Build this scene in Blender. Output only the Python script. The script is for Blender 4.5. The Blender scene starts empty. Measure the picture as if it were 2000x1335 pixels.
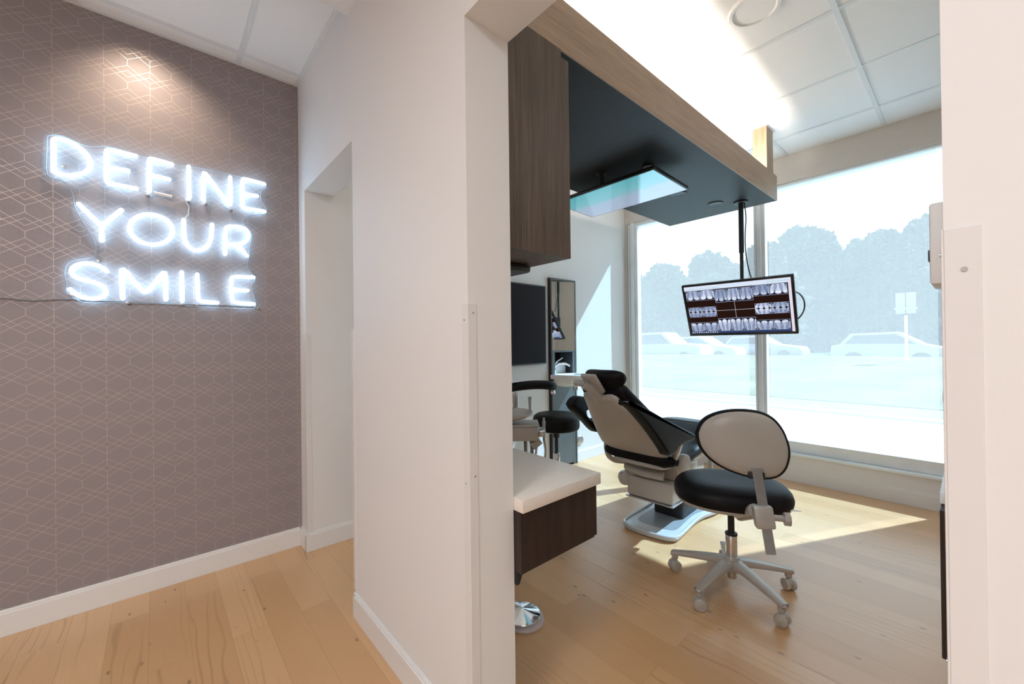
import bpy, bmesh, math, random
from mathutils import Vector, Matrix, Euler
S = bpy.context.scene
COL = S.collection
# ------------------------------------------------------------------ camera
cam_d = bpy.data.cameras.new('camera'); cam = bpy.data.objects.new('camera', cam_d); COL.objects.link(cam)
cam_d.sensor_width = 36; cam_d.lens = 14.237; cam_d.clip_start = 0.02; cam_d.clip_end = 400
RM = Matrix(((0.75113, 0.00709401, -0.66011603), (-0.660035, -0.01092144, -0.7511554), (-0.01253812, 0.99991519, -0.00352113)))
cam.matrix_world = Matrix.Translation((0, 0, 1.18)) @ RM.to_4x4()
S.camera = cam
# ------------------------------------------------------------------ world, sun, exposure
w = bpy.data.worlds.new('sky'); S.world = w; w.use_nodes = True
bgn = w.node_tree.nodes['Background']
nt = w.node_tree
tc = nt.nodes.new('ShaderNodeTexCoord'); sp = nt.nodes.new('ShaderNodeSeparateXYZ'); cr = nt.nodes.new('ShaderNodeValToRGB')
nt.links.new(tc.outputs['Generated'], sp.inputs[0]); nt.links.new(sp.outputs[2], cr.inputs[0]); nt.links.new(cr.outputs[0], bgn.inputs[0])
cr.color_ramp.elements[0].position = 0.0; cr.color_ramp.elements[0].color = (0.74, 0.87, 1.0, 1)
cr.color_ramp.elements[1].position = 0.7; cr.color_ramp.elements[1].color = (0.62, 0.80, 1.0, 1)
bgn.inputs[1].default_value = 1.5
sun_d = bpy.data.lights.new('sun', 'SUN'); sun = bpy.data.objects.new('sun', sun_d); COL.objects.link(sun)
sun_d.energy = 28; sun_d.angle = math.radians(0.8); sun_d.color = (0.53, 0.76, 1.0)
sun.location = (8, -2, 8)
sun.rotation_euler = Vector((-1, 0.478, -1.2)).to_track_quat('-Z', 'Y').to_euler()
def area(name, loc, size, power, color, rot=(0, 0, 0), sy=None):
    d = bpy.data.lights.new(name, 'AREA'); o = bpy.data.objects.new(name, d); COL.objects.link(o)
    d.energy = power; d.color = color; d.shape = 'RECTANGLE'; d.size = size; d.size_y = sy or size
    o.location = loc; o.rotation_euler = rot
    return o
# unseen fill lamps added below the ceilings to brighten lobby and treatment room
area('lobby_fill_light', (-1.3, 0.2, 2.58), 1.2, 41, (0.93, 0.96, 1.0), sy=0.6)
area('lobby_fill_light', (-1.3, -1.6, 2.58), 1.2, 41, (0.93, 0.96, 1.0), sy=0.6)
area('room_fill_light', (2.4, -0.6, 2.70), 1.2, 7, (1.0, 0.95, 0.90), sy=0.6)
S.view_settings.view_transform = 'Standard'; S.view_settings.look = 'None'; S.view_settings.gamma = 1
S.view_settings.use_curve_mapping = False; S.view_settings.exposure = 0.0
# ------------------------------------------------------------------ node helpers
class NG:
    def __init__(s, name):
        s.m = bpy.data.materials.new(name); s.m.use_nodes = True; s.t = s.m.node_tree; s.t.nodes.clear()
        s.out = s.t.nodes.new('ShaderNodeOutputMaterial')
    def n(s, typ, **kw):
        nd = s.t.nodes.new('ShaderNode' + typ)
        for k, v in kw.items():
            if k.startswith('i_'): s.set(nd.inputs[k[2:].replace('_', ' ')], v)
            else: setattr(nd, k, v)
        return nd
    def set(s, sock, v):
        if isinstance(v, bpy.types.NodeSocket): s.t.links.new(v, sock)
        elif isinstance(v, (int, float)) and sock.type in ('RGBA',): sock.default_value = (v, v, v, 1)
        elif isinstance(v, tuple) and sock.type == 'RGBA' and len(v) == 3: sock.default_value = (*v, 1)
        else: sock.default_value = v
    def M(s, op, a, b=None, c=None):
        nd = s.t.nodes.new('ShaderNodeMath'); nd.operation = op
        for i, v in enumerate((a, b, c)):
            if v is not None: s.set(nd.inputs[i], v)
        return nd.outputs[0]
    def coord(s, kind='Object'):
        tc = s.t.nodes.new('ShaderNodeTexCoord'); sp = s.t.nodes.new('ShaderNodeSeparateXYZ')
        s.t.links.new(tc.outputs[kind], sp.inputs[0])
        return tc.outputs[kind], sp.outputs[0], sp.outputs[1], sp.outputs[2]
    def vec(s, x, y, z):
        nd = s.t.nodes.new('ShaderNodeCombineXYZ')
        for i, v in enumerate((x, y, z)): s.set(nd.inputs[i], v)
        return nd.outputs[0]
    def mix(s, f, a, b):
        nd = s.t.nodes.new('ShaderNodeMix'); nd.data_type = 'RGBA'
        s.set(nd.inputs[0], f); s.set(nd.inputs[6], a); s.set(nd.inputs[7], b)
        return nd.outputs[2]
    def ramp(s, f, stops):
        nd = s.t.nodes.new('ShaderNodeValToRGB'); e = nd.color_ramp.elements
        while len(e) < len(stops): e.new(0.5)
        for el, (p, c) in zip(e, stops): el.position = p; el.color = (*c, 1)
        s.set(nd.inputs[0], f); return nd.outputs[0]
    def noise(s, v, scale, detail=3, rough=0.5):
        nd = s.n('TexNoise'); s.set(nd.inputs['Vector'], v); nd.inputs['Scale'].default_value = scale
        nd.inputs['Detail'].default_value = detail; nd.inputs['Roughness'].default_value = rough
        return nd.outputs[0]
    def bsdf(s, color, rough=0.5, metal=0.0, spec=0.5, bump=None, bstr=0.2, bdist=0.002, **kw):
        b = s.t.nodes.new('ShaderNodeBsdfPrincipled')
        s.set(b.inputs['Base Color'], color); s.set(b.inputs['Roughness'], rough); s.set(b.inputs['Metallic'], metal)
        s.set(b.inputs['Specular IOR Level'], spec)
        for k, v in kw.items(): s.set(b.inputs[k.replace('_', ' ')], v)
        if bump is not None:
            bn = s.t.nodes.new('ShaderNodeBump'); bn.inputs['Strength'].default_value = bstr; bn.inputs['Distance'].default_value = bdist
            s.t.links.new(bump, bn.inputs['Height']); s.t.links.new(bn.outputs[0], b.inputs['Normal'])
        s.t.links.new(b.outputs[0], s.out.inputs[0]); return b
def mat(name, color, rough=0.5, metal=0.0, spec=0.5, var=0.04, vs=6.0, bs=None, bstr=0.1, **kw):
    g = NG(name); v, x, y, z = g.coord()
    n = g.noise(v, vs, 3)
    c2 = tuple(max(0, c * (1 - var)) for c in color); c3 = tuple(min(1, c * (1 + var)) for c in color)
    col = g.ramp(n, [(0.3, c2), (0.7, c3)])
    bump = g.noise(v, bs, 2) if bs else None
    g.bsdf(col, rough, metal, spec, bump, bstr, **kw)
    return g.m
def emat(name, color, strength):
    g = NG(name); e = g.n('Emission', i_Color=(*color, 1), i_Strength=strength); g.t.links.new(e.outputs[0], g.out.inputs[0]); return g.m
# ------------------------------------------------------------------ mesh helpers
def T(x, y, z): return Matrix.Translation((x, y, z))
def frame(origin, xa, ya):
    xa = Vector(xa).normalized(); za = xa.cross(Vector(ya)).normalized(); ya = za.cross(xa)
    m = Matrix((xa, ya, za)).transposed().to_4x4(); m.translation = Vector(origin); return m
class MB:
    def __init__(s): s.bm = bmesh.new()
    def _add(s, tmp, M=None):
        if M is not None: bmesh.ops.transform(tmp, matrix=M, verts=tmp.verts)
        me = bpy.data.meshes.new('t'); tmp.to_mesh(me); tmp.free(); s.bm.from_mesh(me); bpy.data.meshes.remove(me); return s
    def box(s, lo, hi, bev=0.0, M=None, seg=2):
        t = bmesh.new(); bmesh.ops.create_cube(t, size=1)
        c = [(a + b) / 2 for a, b in zip(lo, hi)]; d = [abs(b - a) for a, b in zip(lo, hi)]
        bmesh.ops.transform(t, matrix=T(*c) @ Matrix.Diagonal((*d, 1)), verts=t.verts)
        if bev: bmesh.ops.bevel(t, geom=t.edges[:], offset=min(bev, min(d) * 0.49), segments=seg, affect='EDGES', profile=0.5)
        return s._add(t, M)
    def cyl(s, p0, p1, r0, r1=None, seg=24, bev=0.0):
        p0 = Vector(p0); p1 = Vector(p1); r1 = r0 if r1 is None else r1; L = (p1 - p0).length
        t = bmesh.new(); bmesh.ops.create_cone(t, cap_ends=True, segments=seg, radius1=r0, radius2=r1, depth=L)
        if bev:
            es = [e for e in t.edges if abs(e.verts[0].co.z - e.verts[1].co.z) < 1e-6]
            bmesh.ops.bevel(t, geom=es, offset=bev, segments=2, affect='EDGES', profile=0.5)
        q = (p1 - p0).to_track_quat('Z', 'Y').to_matrix().to_4x4(); q.translation = (p0 + p1) / 2
        return s._add(t, q)
    def tube(s, pts, r, seg=12, closed=False, flat=1.0, caps=True):
        P = [Vector(p) for p in pts]; n = len(P); t = bmesh.new(); rings = []
        rr = r if isinstance(r, (list, tuple)) else [r] * n
        up = None
        for i in range(n):
            a = P[(i - 1) % n] if (closed or i > 0) else P[i]; b = P[(i + 1) % n] if (closed or i < n - 1) else P[i]
            d = (b - a).normalized()
            if up is None:
                up = Vector((0, 0, 1)) if abs(d.z) < 0.9 else Vector((0, 1, 0))
            up = (up - d * up.dot(d)).normalized(); sd = d.cross(up)
            rings.append([t.verts.new(P[i] + (sd * math.cos(k * 2 * math.pi / seg) + up * flat * math.sin(k * 2 * math.pi / seg)) * rr[i]) for k in range(seg)])
        m = n if closed else n - 1
        for i in range(m):
            A, B = rings[i], rings[(i + 1) % n]
            for k in range(seg): t.faces.new((A[k], A[(k + 1) % seg], B[(k + 1) % seg], B[k]))
        if not closed and caps: t.faces.new(list(reversed(rings[0]))); t.faces.new(rings[-1])
        bmesh.ops.recalc_face_normals(t, faces=t.faces[:])
        return s._add(t)
    def sphere(s, c, r, seg=16, M=None):
        t = bmesh.new(); bmesh.ops.create_uvsphere(t, u_segments=seg, v_segments=max(6, seg // 2), radius=1)
        rr = r if isinstance(r, (tuple, list)) else (r, r, r)
        bmesh.ops.transform(t, matrix=(M or Matrix.Identity(4)) @ T(*c) @ Matrix.Diagonal((*rr, 1)), verts=t.verts)
        return s._add(t)
    def prism(s, poly, d0, d1, M=None, bev=0.0, holes=None, seg=3):
        """poly in local XY, extruded along local Z from d0 to d1"""
        t = bmesh.new()
        if holes:
            loops = [poly] + holes; edges = []
            for lp in loops:
                vs = [t.verts.new((x, y, d0)) for x, y in lp]
                edges += [t.edges.new((vs[i], vs[(i + 1) % len(vs)])) for i in range(len(vs))]
            bmesh.ops.triangle_fill(t, use_beauty=True, use_dissolve=False, edges=edges)
        else:
            t.faces.new([t.verts.new((x, y, d0)) for x, y in poly])
        r = bmesh.ops.extrude_face_region(t, geom=t.faces[:])
        bmesh.ops.translate(t, vec=(0, 0, d1 - d0), verts=[v for v in r['geom'] if isinstance(v, bmesh.types.BMVert)])
        bmesh.ops.recalc_face_normals(t, faces=t.faces[:])
        if bev:
            es = [e for e in t.edges if len(e.link_faces) == 2 and abs(e.verts[0].co.z - e.verts[1].co.z) < 1e-6 and e.calc_face_angle(0) > 0.6]
            bmesh.ops.bevel(t, geom=es, offset=bev, segments=seg, affect='EDGES', profile=0.5)
        return s._add(t, M)
    def sheet(s, x, y0, y1, z0, z1):
        t = bmesh.new(); t.faces.new([t.verts.new(p) for p in ((x, y0, z0), (x, y1, z0), (x, y1, z1), (x, y0, z1))]); return s._add(t)
    def lathe(s, prof, c=(0, 0, 0), seg=32, M=None, sx=1.0, sy=1.0, a0=0.0, a1=2 * math.pi):
        t = bmesh.new(); full = abs(a1 - a0 - 2 * math.pi) < 1e-6; n = seg if full else seg + 1; rings = []
        for r, z in prof:
            rings.append([t.verts.new((c[0] + sx * r * math.cos(a0 + (a1 - a0) * k / seg), c[1] + sy * r * math.sin(a0 + (a1 - a0) * k / seg), c[2] + z)) for k in range(n)])
        for i in range(len(prof) - 1):
            for k in range(seg):
                q = (rings[i][k], rings[i][(k + 1) % n], rings[i + 1][(k + 1) % n], rings[i + 1][k])
                try: t.faces.new(q)
                except ValueError: pass
        bmesh.ops.remove_doubles(t, verts=t.verts, dist=1e-5)
        bmesh.ops.recalc_face_normals(t, faces=t.faces[:])
        return s._add(t, M)
    def grid(s, fn, nu, nv, closed_u=False):
        t = bmesh.new(); V = [[t.verts.new(fn(i / nu, j / nv)) for j in range(nv + 1)] for i in range(nu + 1)]
        for i in range(nu):
            for j in range(nv): t.faces.new((V[i][j], V[i + 1][j], V[i + 1][j + 1], V[i][j + 1]))
        bmesh.ops.remove_doubles(t, verts=t.verts, dist=1e-5)
        bmesh.ops.recalc_face_normals(t, faces=t.faces[:])
        return s._add(t)
def obj(name, mb, m, parent=None, origin=None, smooth=True, sub=0, label=None):
    me = bpy.data.meshes.new(name); o = None
    org = Vector(origin) if origin is not None else (wloc(parent) if parent else Vector((0, 0, 0)))
    bmesh.ops.translate(mb.bm, vec=-org, verts=mb.bm.verts)
    mb.bm.to_mesh(me); mb.bm.free()
    if smooth:
        me.polygons.foreach_set('use_smooth', [True] * len(me.polygons)); me.set_sharp_from_angle(angle=math.radians(38))
    me.materials.append(m)
    o = bpy.data.objects.new(name, me); COL.objects.link(o)
    if parent: o.parent = parent; o.location = org - wloc(parent)
    else: o.location = org
    if sub:
        md = o.modifiers.new('sub', 'SUBSURF'); md.levels = sub; md.render_levels = sub
    if label: o['label'] = label
    return o
def wloc(o):
    v = Vector(o.location)
    while o.parent: o = o.parent; v += Vector(o.location)
    return v
def tag(o, label, cat, group=None):
    o['label'] = label; o['category'] = cat
    if group: o['group'] = group
    return o
def thing(name, label, cat, loc=(0, 0, 0), group=None):
    o = bpy.data.objects.new(name, None); COL.objects.link(o); o.location = loc; o.empty_display_size = 0.05
    return tag(o, label, cat, group)
def struct(name, mb, m, parent=None, smooth=False, origin=None):
    o = obj(name, mb, m, parent, smooth=smooth, origin=origin)
    if not parent: o['kind'] = 'structure'
    return o
def copy_tree(o, parent=None):
    c = o.copy(); COL.objects.link(c); c.parent = parent
    for ch in list(o.children): copy_tree(ch, c)
    return c
# ------------------------------------------------------------------ materials
M_white = mat('white_paint', (0.82, 0.80, 0.785), 0.6, var=0.01, vs=2)
M_white_cool = mat('back_wall_paint', (0.80, 0.79, 0.775), 0.6, var=0.01, vs=2)
M_trim = mat('trim_paint', (0.82, 0.80, 0.78), 0.35, var=0.01)
M_ceil = mat('ceiling_tile', (0.90, 0.90, 0.89), 0.9, var=0.015, vs=300, bs=900, bstr=0.05)
M_grid = mat('ceiling_grid_metal', (0.78, 0.79, 0.79), 0.5, var=0.01)
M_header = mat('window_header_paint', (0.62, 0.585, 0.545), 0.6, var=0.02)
M_alu = mat('aluminium', (0.84, 0.86, 0.87), 0.4, 0.25, var=0.04)
M_white_alu = mat('white_aluminium', (0.82, 0.86, 0.87), 0.4, 0.1, var=0.02)
M_chrome = mat('chrome', (0.82, 0.82, 0.83), 0.08, 1.0, var=0.01)
M_steel = mat('brushed_steel', (0.55, 0.54, 0.53), 0.3, 0.9, var=0.06, vs=40)
M_leather = mat('black_leather', (0.006, 0.005, 0.006), 0.46, spec=0.18, var=0.2, vs=8, bs=350, bstr=0.06)
M_leather_lit = mat('window_lit_leather', (0.03, 0.036, 0.042), 0.42, spec=0.5, var=0.15, bs=350, bstr=0.06)  # black leather with the window's light put into a paler, bluer colour
M_shell = mat('cream_plastic', (0.50, 0.455, 0.405), 0.34, var=0.03, vs=3)
M_cast = mat('painted_metal', (0.50, 0.46, 0.415), 0.33, 0.15, var=0.03)
M_bluegrey = mat('pale_grey_enamel', (0.60, 0.63, 0.66), 0.25, 0.2, var=0.03)
M_black = mat('black_plastic', (0.012, 0.010, 0.010), 0.35, var=0.1)
M_black_matt = mat('matt_black_metal', (0.02, 0.018, 0.018), 0.5, var=0.1)
M_ceramic = mat('white_ceramic', (0.86, 0.85, 0.83), 0.12, var=0.01)
M_top = mat('cream_laminate', (0.80, 0.72, 0.64), 0.35, var=0.03, vs=120)
M_paper = mat('white_card', (0.8, 0.8, 0.8), 0.7, var=0.03)
M_greycab = mat('grey_cabinet', (0.10, 0.115, 0.12), 0.4, var=0.05)
M_under = mat('dark_underside_laminate', (0.020, 0.020, 0.021), 0.5, spec=0.25, var=0.1, vs=30)
M_guard = mat('vinyl_corner_guard', (0.78, 0.755, 0.74), 0.42, spec=0.4, var=0.01)
M_pink = mat('pale_pink_plastic', (0.55, 0.46, 0.45), 0.4, var=0.03)
M_wire = mat('grey_cable', (0.22, 0.21, 0.22), 0.5, var=0.1)
def wood_laminate(name, c1, c2, axis, rough=0.45):
    g = NG(name); v, x, y, z = g.coord()
    k = {'z': (x, y, z), 'x': (z, y, x)}[axis]
    s1 = g.vec(g.M('MULTIPLY', k[0], 320.), g.M('MULTIPLY', k[1], 320.), g.M('MULTIPLY', k[2], 6.))
    s2 = g.vec(g.M('MULTIPLY', k[0], 30.), g.M('MULTIPLY', k[1], 30.), g.M('MULTIPLY', k[2], 1.5))
    n1 = g.noise(s1, 1.0, 2); n2 = g.noise(s2, 1.0, 3)
    f = g.M('ADD', g.M('MULTIPLY', n1, 0.65), g.M('MULTIPLY', n2, 0.35))
    g.bsdf(g.ramp(f, [(0.36, c1), (0.64, c2)]), rough, 0, 0.4, n1, 0.25, 0.001)
    return g.m
M_wood_v = wood_laminate('brown_woodgrain_laminate', (0.065, 0.042, 0.028), (0.135, 0.092, 0.064), 'z')
M_wood_h = wood_laminate('oak_woodgrain_laminate', (0.36, 0.245, 0.165), (0.54, 0.39, 0.28), 'x')
M_wood_dark = wood_laminate('espresso_laminate', (0.016, 0.009, 0.008), (0.040, 0.024, 0.020), 'z', 0.4)
M_post = wood_laminate('oak_post_laminate', (0.36, 0.25, 0.16), (0.52, 0.38, 0.26), 'z')
# plank floor, boards run along Y
def floor_mat():
    g = NG('pine_plank_floor'); v, x, y, z = g.coord()
    b = g.n('TexBrick', i_Scale=1.0); g.set(b.inputs['Vector'], g.vec(y, g.M('ADD', x, 0.03), 0.0))
    b.offset = 0.37; b.offset_frequency = 2
    b.inputs['Color1'].default_value = (0.0, 0, 0, 1); b.inputs['Color2'].default_value = (1, 1, 1, 1); b.inputs['Mortar'].default_value = (0.5, 0.5, 0.5, 1)
    b.inputs['Mortar Size'].default_value = 0.0009; b.inputs['Mortar Smooth'].default_value = 0.3
    b.inputs['Brick Width'].default_value = 1.22; b.inputs['Row Height'].default_value = 0.127; b.inputs['Bias'].default_value = 0.0
    rnd = g.n('SeparateColor'); g.t.links.new(b.outputs['Color'], rnd.inputs[0]); r = rnd.outputs[0]
    off = g.M('MULTIPLY', r, 37.0)
    vw = g.noise(g.vec(g.M('MULTIPLY', x, 5.), g.M('MULTIPLY', y, 0.8), off), 1.0, 3)
    xx = g.M('ADD', g.M('MULTIPLY', x, 26.0), g.M('MULTIPLY', vw, 5.5))
    ring = g.M('SINE', g.M('MULTIPLY', g.M('ADD', xx, off), 6.2832))
    ringm = g.M('MULTIPLY', g.M('POWER', g.M('MAXIMUM', ring, 0.0), 5.0), g.ramp(g.noise(g.vec(g.M('MULTIPLY', x, 6.), g.M('MULTIPLY', y, .8), off), 1.0, 2), [(0.50, (0, 0, 0)), (0.62, (1, 1, 1))]))
    fine = g.noise(g.vec(g.M('MULTIPLY', x, 420.), g.M('MULTIPLY', y, 9.), off), 1.0, 2)
    c = g.mix(r, (0.62, 0.355, 0.170), (0.75, 0.465, 0.245))
    c = g.mix(g.M('MULTIPLY', fine, 0.42), c, (0.50, 0.28, 0.11))
    c = g.mix(g.M('MULTIPLY', ringm, 0.5), c, (0.36, 0.185, 0.07))
    vo = g.n('TexVoronoi', i_Scale=1.0); g.set(vo.inputs['Vector'], g.vec(g.M('MULTIPLY', x, 14.), g.M('MULTIPLY', y, 6.0), 0.0))
    knot = g.ramp(vo.outputs['Distance'], [(0.03, (1, 1, 1)), (0.10, (0, 0, 0))])
    c = g.mix(g.M('MULTIPLY', knot, 0.75), c, (0.16, 0.07, 0.025))
    c = g.mix(g.M('MULTIPLY', b.outputs['Fac'], 0.5), c, (0.27, 0.15, 0.07))
    g.bsdf(c, g.M('ADD', 0.30, g.M('MULTIPLY', fine, 0.12)), 0, 0.5, g.M('SUBTRACT', g.M('MULTIPLY', fine, 0.3), b.outputs['Fac']), 0.2, 0.001, Coat_Weight=0.55, Coat_Roughness=0.28)
    return g.m
M_floor = floor_mat()
# hexagon line wallpaper
def wallpaper():
    g = NG('hexagon_line_wallpaper'); v, x, y, z = g.coord()
    W_, P_ = 0.0804, 0.1097
    u = g.M('PINGPONG', g.M('DIVIDE', g.M('SUBTRACT', x, 0.067 - W_ * 41), W_), 1.0)      # 0 = A.. pingpong to 1 = B
    u = g.M('ABSOLUTE', g.M('SUBTRACT', 1.0, u)) if False else u
    vv = g.M('SUBTRACT', g.M('FRACT', g.M('ADD', g.M('DIVIDE', g.M('SUBTRACT', z, 1.175), P_), 20.5)), 0.5)
    av = g.M('ABSOLUTE', vv)
    # u=0 on B columns, 1 on A columns
    lw = 0.0008
    def seg(a, b):   # |v| distance to a line (both signs), slope-corrected, in metres
        l = g.M('ADD', a, g.M('MULTIPLY', u, b - a))
        d1 = g.M('ABSOLUTE', g.M('SUBTRACT', vv, l)); d2 = g.M('ABSOLUTE', g.M('ADD', vv, l))
        return g.M('MULTIPLY', g.M('MINIMUM', d1, d2), P_ * 0.83)
    d = g.M('MINIMUM', seg(0.125, -0.37), seg(-0.387, 0.15))
    vB = g.M('ADD', g.M('MULTIPLY', u, W_), g.M('MULTIPLY', g.M('LESS_THAN', av, 0.125), 9.0))
    vA = g.M('ADD', g.M('MULTIPLY', g.M('SUBTRACT', 1.0, u), W_), g.M('MULTIPLY', g.M('LESS_THAN', av, 0.37), 9.0))
    d = g.M('MINIMUM', d, g.M('MINIMUM', vA, vB))
    line = g.M('SUBTRACT', 1.0, g.M('MULTIPLY', g.M('SUBTRACT', d, lw * 0.6), 1.0 / (lw * 0.8))); 
    cl = g.n('Clamp'); g.t.links.new(line, cl.inputs[0]); line = cl.outputs[0]
    nf = g.noise(v, 700., 2); nb = g.noise(v, 2.0, 2)
    base = g.mix(nb, (0.30, 0.262, 0.270), (0.33, 0.288, 0.295))
    base = g.mix(g.M('MULTIPLY', nf, 0.25), base, (0.24, 0.205, 0.21))
    col = g.mix(g.M('MULTIPLY', line, 0.75), base, (0.60, 0.49, 0.44))
    g.bsdf(col, g.M('SUBTRACT', 0.5, g.M('MULTIPLY', line, 0.15)), g.M('MULTIPLY', line, 0.35), 0.45, nf, 0.06, 0.001)
    return g.m
M_paper_wall = wallpaper()
# sun-screen fabric
def shade_mat():
    g = NG('sunscreen_fabric'); v, x, y, z = g.coord()
    n = g.noise(g.vec(g.M('MULTIPLY', x, 4.), g.M('MULTIPLY', y, 60.), g.M('MULTIPLY', z, 2.)), 1.0, 2)
    tr = g.n('BsdfTransparent'); tr.inputs[0].default_value = (0.93, 0.99, 1.0, 1)
    tl = g.n('BsdfTranslucent'); tl.inputs[0].default_value = (1.0, 0.88, 0.78, 1)
    df = g.n('BsdfDiffuse'); df.inputs[0].default_value = (0.7, 0.73, 0.74, 1)
    m1 = g.n('MixShader'); m1.inputs[0].default_value = 0.25; g.t.links.new(tl.outputs[0], m1.inputs[1]); g.t.links.new(df.outputs[0], m1.inputs[2])
    m2 = g.n('MixShader'); g.set(m2.inputs[0], g.M('ADD', 0.15, g.M('MULTIPLY', n, 0.07))); g.t.links.new(tr.outputs[0], m2.inputs[1]); g.t.links.new(m1.outputs[0], m2.inputs[2])
    g.t.links.new(m2.outputs[0], g.out.inputs[0]); return g.m
M_shade = shade_mat()
def glass_mat(name='window_glass', tint=(0.96, 0.99, 0.98), gl=0.06):
    g = NG(name); tr = g.n('BsdfTransparent'); tr.inputs[0].default_value = (*tint, 1)
    gs = g.n('BsdfGlossy'); gs.inputs['Roughness'].default_value = 0.02
    fr = g.n('Fresnel'); m = g.n('MixShader'); g.set(m.inputs[0], g.M('MULTIPLY', fr.outputs[0], gl * 10))
    g.t.links.new(tr.outputs[0], m.inputs[1]); g.t.links.new(gs.outputs[0], m.inputs[2]); g.t.links.new(m.outputs[0], g.out.inputs[0]); return g.m
def haze_glass():
    g = NG('hazy_window_glass'); tr = g.n('BsdfTransparent'); tr.inputs[0].default_value = (0.93, 0.99, 0.99, 1)
    tl = g.n('BsdfTranslucent'); tl.inputs[0].default_value = (1.0, 0.88, 0.78, 1)
    m = g.n('MixShader'); m.inputs[0].default_value = 0.10; g.t.links.new(tr.outputs[0], m.inputs[1]); g.t.links.new(tl.outputs[0], m.inputs[2])  # translucent share puts the pale haze over the outdoor view into the glass
    gs = g.n('BsdfGlossy'); gs.inputs['Roughness'].default_value = 0.03; fr = g.n('Fresnel'); m3 = g.n('MixShader'); g.set(m3.inputs[0], g.M('MULTIPLY', fr.outputs[0], 0.6))
    g.t.links.new(m.outputs[0], m3.inputs[1]); g.t.links.new(gs.outputs[0], m3.inputs[2]); g.t.links.new(m3.outputs[0], g.out.inputs[0]); return g.m
M_glass = haze_glass()
def acrylic():
    g = NG('clear_acrylic'); tr = g.n('BsdfTransparent'); tl = g.n('BsdfTranslucent'); df = g.n('BsdfDiffuse')
    tl.inputs[0].default_value = (0.95, 0.97, 1, 1); df.inputs[0].default_value = (0.95, 0.97, 1, 1)
    a = g.n('MixShader'); a.inputs[0].default_value = 0.5; g.t.links.new(tl.outputs[0], a.inputs[1]); g.t.links.new(df.outputs[0], a.inputs[2])
    b = g.n('MixShader'); b.inputs[0].default_value = 0.008; g.t.links.new(tr.outputs[0], b.inputs[1]); g.t.links.new(a.outputs[0], b.inputs[2])
    g.t.links.new(b.outputs[0], g.out.inputs[0]); return g.m
M_acrylic = acrylic()
M_acr_edge = mat('acrylic_edge', (0.35, 0.38, 0.42), 0.2, var=0.02)
M_mirror = mat('mirror', (0.88, 0.93, 0.92), 0.01, 1.0, var=0.0)
M_neon = emat('white_neon', (0.48, 0.76, 1.0), 9.5)
M_reflection_bar = mat('reflection_bar', (0.85, 0.76, 0.70), 0.4)
M_led = emat('warm_led_strip', (1.0, 0.92, 0.82), 160.0)
SIGN = {'D': [[(-0.329,2.063),(-0.329,2.093),(-0.315,2.1),(-0.294,2.099),(-0.274,2.093),(-0.253,2.081),(-0.233,2.062),(-0.221,2.038),(-0.217,2.017),(-0.221,1.994),(-0.234,1.973),(-0.253,1.958),(-0.276,1.947),(-0.305,1.944),(-0.326,1.949),(-0.33,1.955),(-0.329,1.982),(-0.329,2.063)]],'E': [[(-0.067,2.097),(-0.158,2.098),(-0.166,2.092),(-0.166,2.028),(-0.167,1.952),(-0.161,1.943),(-0.066,1.941)],[(-0.163,2.016),(-0.094,2.019)]],'F': [[(-0.02,1.94),(-0.019,2.093),(-0.013,2.102),(0.065,2.095)],[(-0.018,2.021),(0.054,2.016)]],'I': [[(0.131,2.101),(0.132,1.941)]],'N': [[(0.19,1.943),(0.191,2.091),(0.202,2.083),(0.299,1.942),(0.306,1.943),(0.306,2.092)]],'E2': [[(0.465,2.096),(0.369,2.102),(0.36,2.093),(0.359,1.946),(0.367,1.94),(0.465,1.941)],[(0.361,2.017),(0.429,2.02)]],'Y': [[(-0.255,1.826),(-0.184,1.74),(-0.184,1.674)],[(-0.118,1.828),(-0.184,1.74)]],'O': [[(0.066,1.757),(0.062,1.74),(0.055,1.724),(0.044,1.709),(0.03,1.697),(0.014,1.688),(-0.003,1.683),(-0.02,1.681),(-0.037,1.683),(-0.053,1.688),(-0.067,1.697),(-0.078,1.709),(-0.085,1.722),(-0.09,1.738),(-0.09,1.754),(-0.087,1.77),(-0.081,1.785),(-0.071,1.799),(-0.058,1.811),(-0.043,1.821),(-0.026,1.827),(-0.009,1.829),(0.009,1.828),(0.025,1.823),(0.04,1.815),(0.051,1.804),(0.06,1.79),(0.065,1.774),(0.066,1.757)]],'U': [[(0.109,1.825),(0.109,1.743),(0.119,1.704),(0.14,1.68),(0.169,1.677),(0.199,1.696),(0.216,1.73),(0.222,1.767),(0.225,1.824)]],'R': [[(0.28,1.676),(0.282,1.815),(0.296,1.827),(0.348,1.835),(0.38,1.821),(0.389,1.79),(0.376,1.758),(0.343,1.736),(0.285,1.729)],[(0.335,1.735),(0.378,1.679)]],'S': [[(-0.168,1.535),(-0.184,1.552),(-0.207,1.563),(-0.233,1.565),(-0.256,1.557),(-0.274,1.542),(-0.28,1.521),(-0.271,1.501),(-0.248,1.49),(-0.218,1.484),(-0.192,1.474),(-0.174,1.456),(-0.17,1.435),(-0.185,1.413),(-0.215,1.404),(-0.246,1.409),(-0.27,1.425),(-0.283,1.443)]],'M': [[(-0.116,1.414),(-0.12,1.549),(-0.112,1.552),(-0.05,1.455),(-0.037,1.447),(-0.024,1.46),(0.028,1.551),(0.037,1.553),(0.038,1.418)]],'I2': [[(0.099,1.56),(0.101,1.416)]],'L': [[(0.161,1.555),(0.163,1.429),(0.171,1.416),(0.244,1.414)]],'E3': [[(0.408,1.564),(0.317,1.56),(0.305,1.549),(0.307,1.435),(0.318,1.418),(0.408,1.416)],[(0.309,1.487),(0.38,1.489)]]}
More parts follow.
